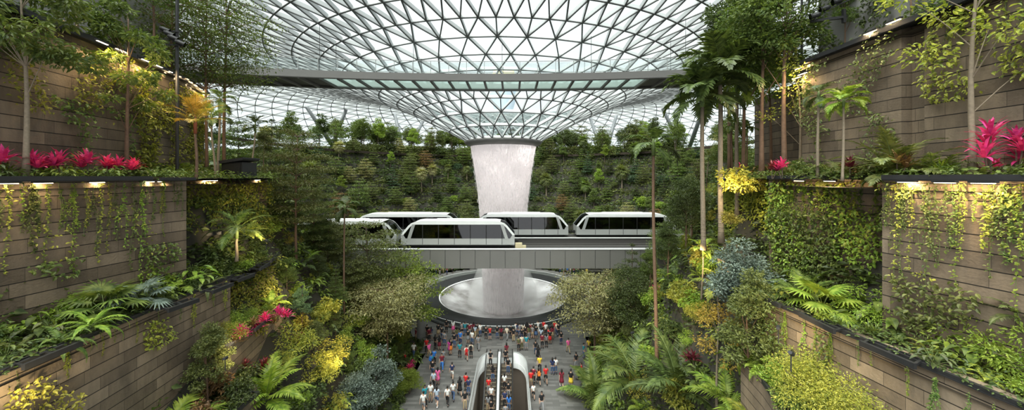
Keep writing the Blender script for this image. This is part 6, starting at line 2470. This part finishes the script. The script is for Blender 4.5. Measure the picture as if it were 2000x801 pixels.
# control tower seen faintly through the roof glass
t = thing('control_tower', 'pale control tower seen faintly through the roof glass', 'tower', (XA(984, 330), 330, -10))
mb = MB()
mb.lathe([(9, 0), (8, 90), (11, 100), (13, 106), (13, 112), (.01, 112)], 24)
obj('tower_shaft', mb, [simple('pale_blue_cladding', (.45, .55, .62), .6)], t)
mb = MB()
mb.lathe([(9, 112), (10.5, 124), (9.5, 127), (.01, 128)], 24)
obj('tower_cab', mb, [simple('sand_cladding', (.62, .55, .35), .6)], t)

# ------------------------------------------------------------------ sky, camera
w = bpy.data.worlds.new('World')
scene.world = w
w.use_nodes = True
nt = w.node_tree
nt.nodes.clear()
out = nt.nodes.new('ShaderNodeOutputWorld')
bg = nt.nodes.new('ShaderNodeBackground')
tc = nt.nodes.new('ShaderNodeTexCoord')
nz = nt.nodes.new('ShaderNodeTexNoise')
nz.inputs['Scale'].default_value = 2.0
nz.inputs['Detail'].default_value = 4
nt.links.new(tc.outputs['Generated'], nz.inputs['Vector'])
rp = nt.nodes.new('ShaderNodeValToRGB')
rp.color_ramp.elements[0].position = .3
rp.color_ramp.elements[0].color = (.86, .90, .93, 1)
rp.color_ramp.elements[1].position = .7
rp.color_ramp.elements[1].color = (1, 1, 1, 1)
nt.links.new(nz.outputs['Fac'], rp.inputs[0])
nt.links.new(rp.outputs[0], bg.inputs['Color'])
bg.inputs['Strength'].default_value = 0.68
nt.links.new(bg.outputs[0], out.inputs[0])

sl = bpy.data.lights.new('sun', 'SUN')
sl.energy = 7.5
sl.angle = math.radians(75)
sl.color = (1, .97, .9)
so = bpy.data.objects.new('sun', sl)
COL.objects.link(so)
so.rotation_euler = (math.radians(22), math.radians(-14), 0)

cam = bpy.data.cameras.new('Camera')
co = bpy.data.objects.new('Camera', cam)
COL.objects.link(co)
co.location = (0, 0, EYE)
co.rotation_euler = (math.radians(90), 0, 0)
cam.sensor_width = 36
cam.lens = 36 * FPX / 2000
cam.shift_y = -(400.5 - 345) / 2000
cam.clip_start = .2
cam.clip_end = 1500
scene.camera = co

scene.view_settings.view_transform = 'Standard'
scene.view_settings.look = 'None'
scene.view_settings.exposure = 0.9
scene.view_settings.gamma = 1
scene.view_settings.use_curve_mapping = False
scene.cycles.max_bounces = 6
scene.cycles.diffuse_bounces = 3
scene.cycles.glossy_bounces = 2
scene.cycles.transmission_bounces = 4
scene.cycles.transparent_max_bounces = 20
scene.cycles.volume_bounces = 3
scene.cycles.sample_clamp_indirect = 4
scene.cycles.use_denoising = True

# ------------------------------------------------------------------ labels: tell look-alikes apart by their place in the row
SMALL = ['zeroth', 'first', 'second', 'third', 'fourth', 'fifth', 'sixth', 'seventh', 'eighth', 'ninth', 'tenth', 'eleventh', 'twelfth']
CNT = ['zero', 'one', 'two', 'three', 'four', 'five', 'six', 'seven', 'eight', 'nine', 'ten', 'eleven', 'twelve']
bpy.context.view_layer.update()
by = {}
for o in ALL:
    by.setdefault(o['label'], []).append(o)
TINT = {'leaf_deep_green': 'dark green', 'leaf_mid_green': 'mid-green', 'leaf_fresh_green': 'bright green', 'leaf_olive': 'olive', 'leaf_pale_sage': 'pale', 'leaf_grey_green': 'greyish',
        'leaf_yellow_green': 'yellow-green', 'leaf_golden': 'golden', 'leaf_rust': 'rusty', 'leaf_orange': 'orange', 'leaf_magenta': 'pink', 'leaf_maroon': 'maroon', 'leaf_blue_green': 'blue-green'}


def tint_of(o):
    for q in [o] + list(o.children):
        for s in q.material_slots:
            if s.material and s.material.name in TINT:
                return TINT[s.material.name]
    return None


for lab, os_ in list(by.items()):
    if len(os_) > 1:
        for o in os_:
            tn = tint_of(o)
            if tn and tn.split('-')[0] not in lab and not any(c in lab for c in ('pink', 'yellow', 'dark green', 'golden')):
                o['label'] = tn + ' ' + lab
by = {}
for o in ALL:
    by.setdefault(o['label'], []).append(o)
for lab, os_ in by.items():
    n = len(os_)
    if n == 1 or os_[0].get('kind') == 'stuff':
        continue
    os_.sort(key=lambda o: o.matrix_world.translation.x / max(1, o.matrix_world.translation.y))
    if n > 12:
        os_[0].get('group')
    for i, o in enumerate(os_):
        if n <= 12:
            sfx = ('left one of two' if i == 0 else 'right one of two') if n == 2 else (f'leftmost of {CNT[n]}' if i == 0 else f'rightmost of {CNT[n]}' if i == n - 1 else f'{SMALL[i + 1]} of {CNT[n]} from left')
        else:
            h = n - 1 - i
            sfx = 'leftmost' if i == 0 else 'rightmost' if h == 0 else f'{SMALL[i + 1]} from left' if i < 12 else (f'{SMALL[h + 1]} from right' if h < 12 else '')
        l = o['label'] + (', ' + sfx if sfx else '')
        if len(l.split()) > 16:
            l = ' '.join([q for q in l.split() if q not in ('the', 'with', 'on')][:16])
        o['label'] = l
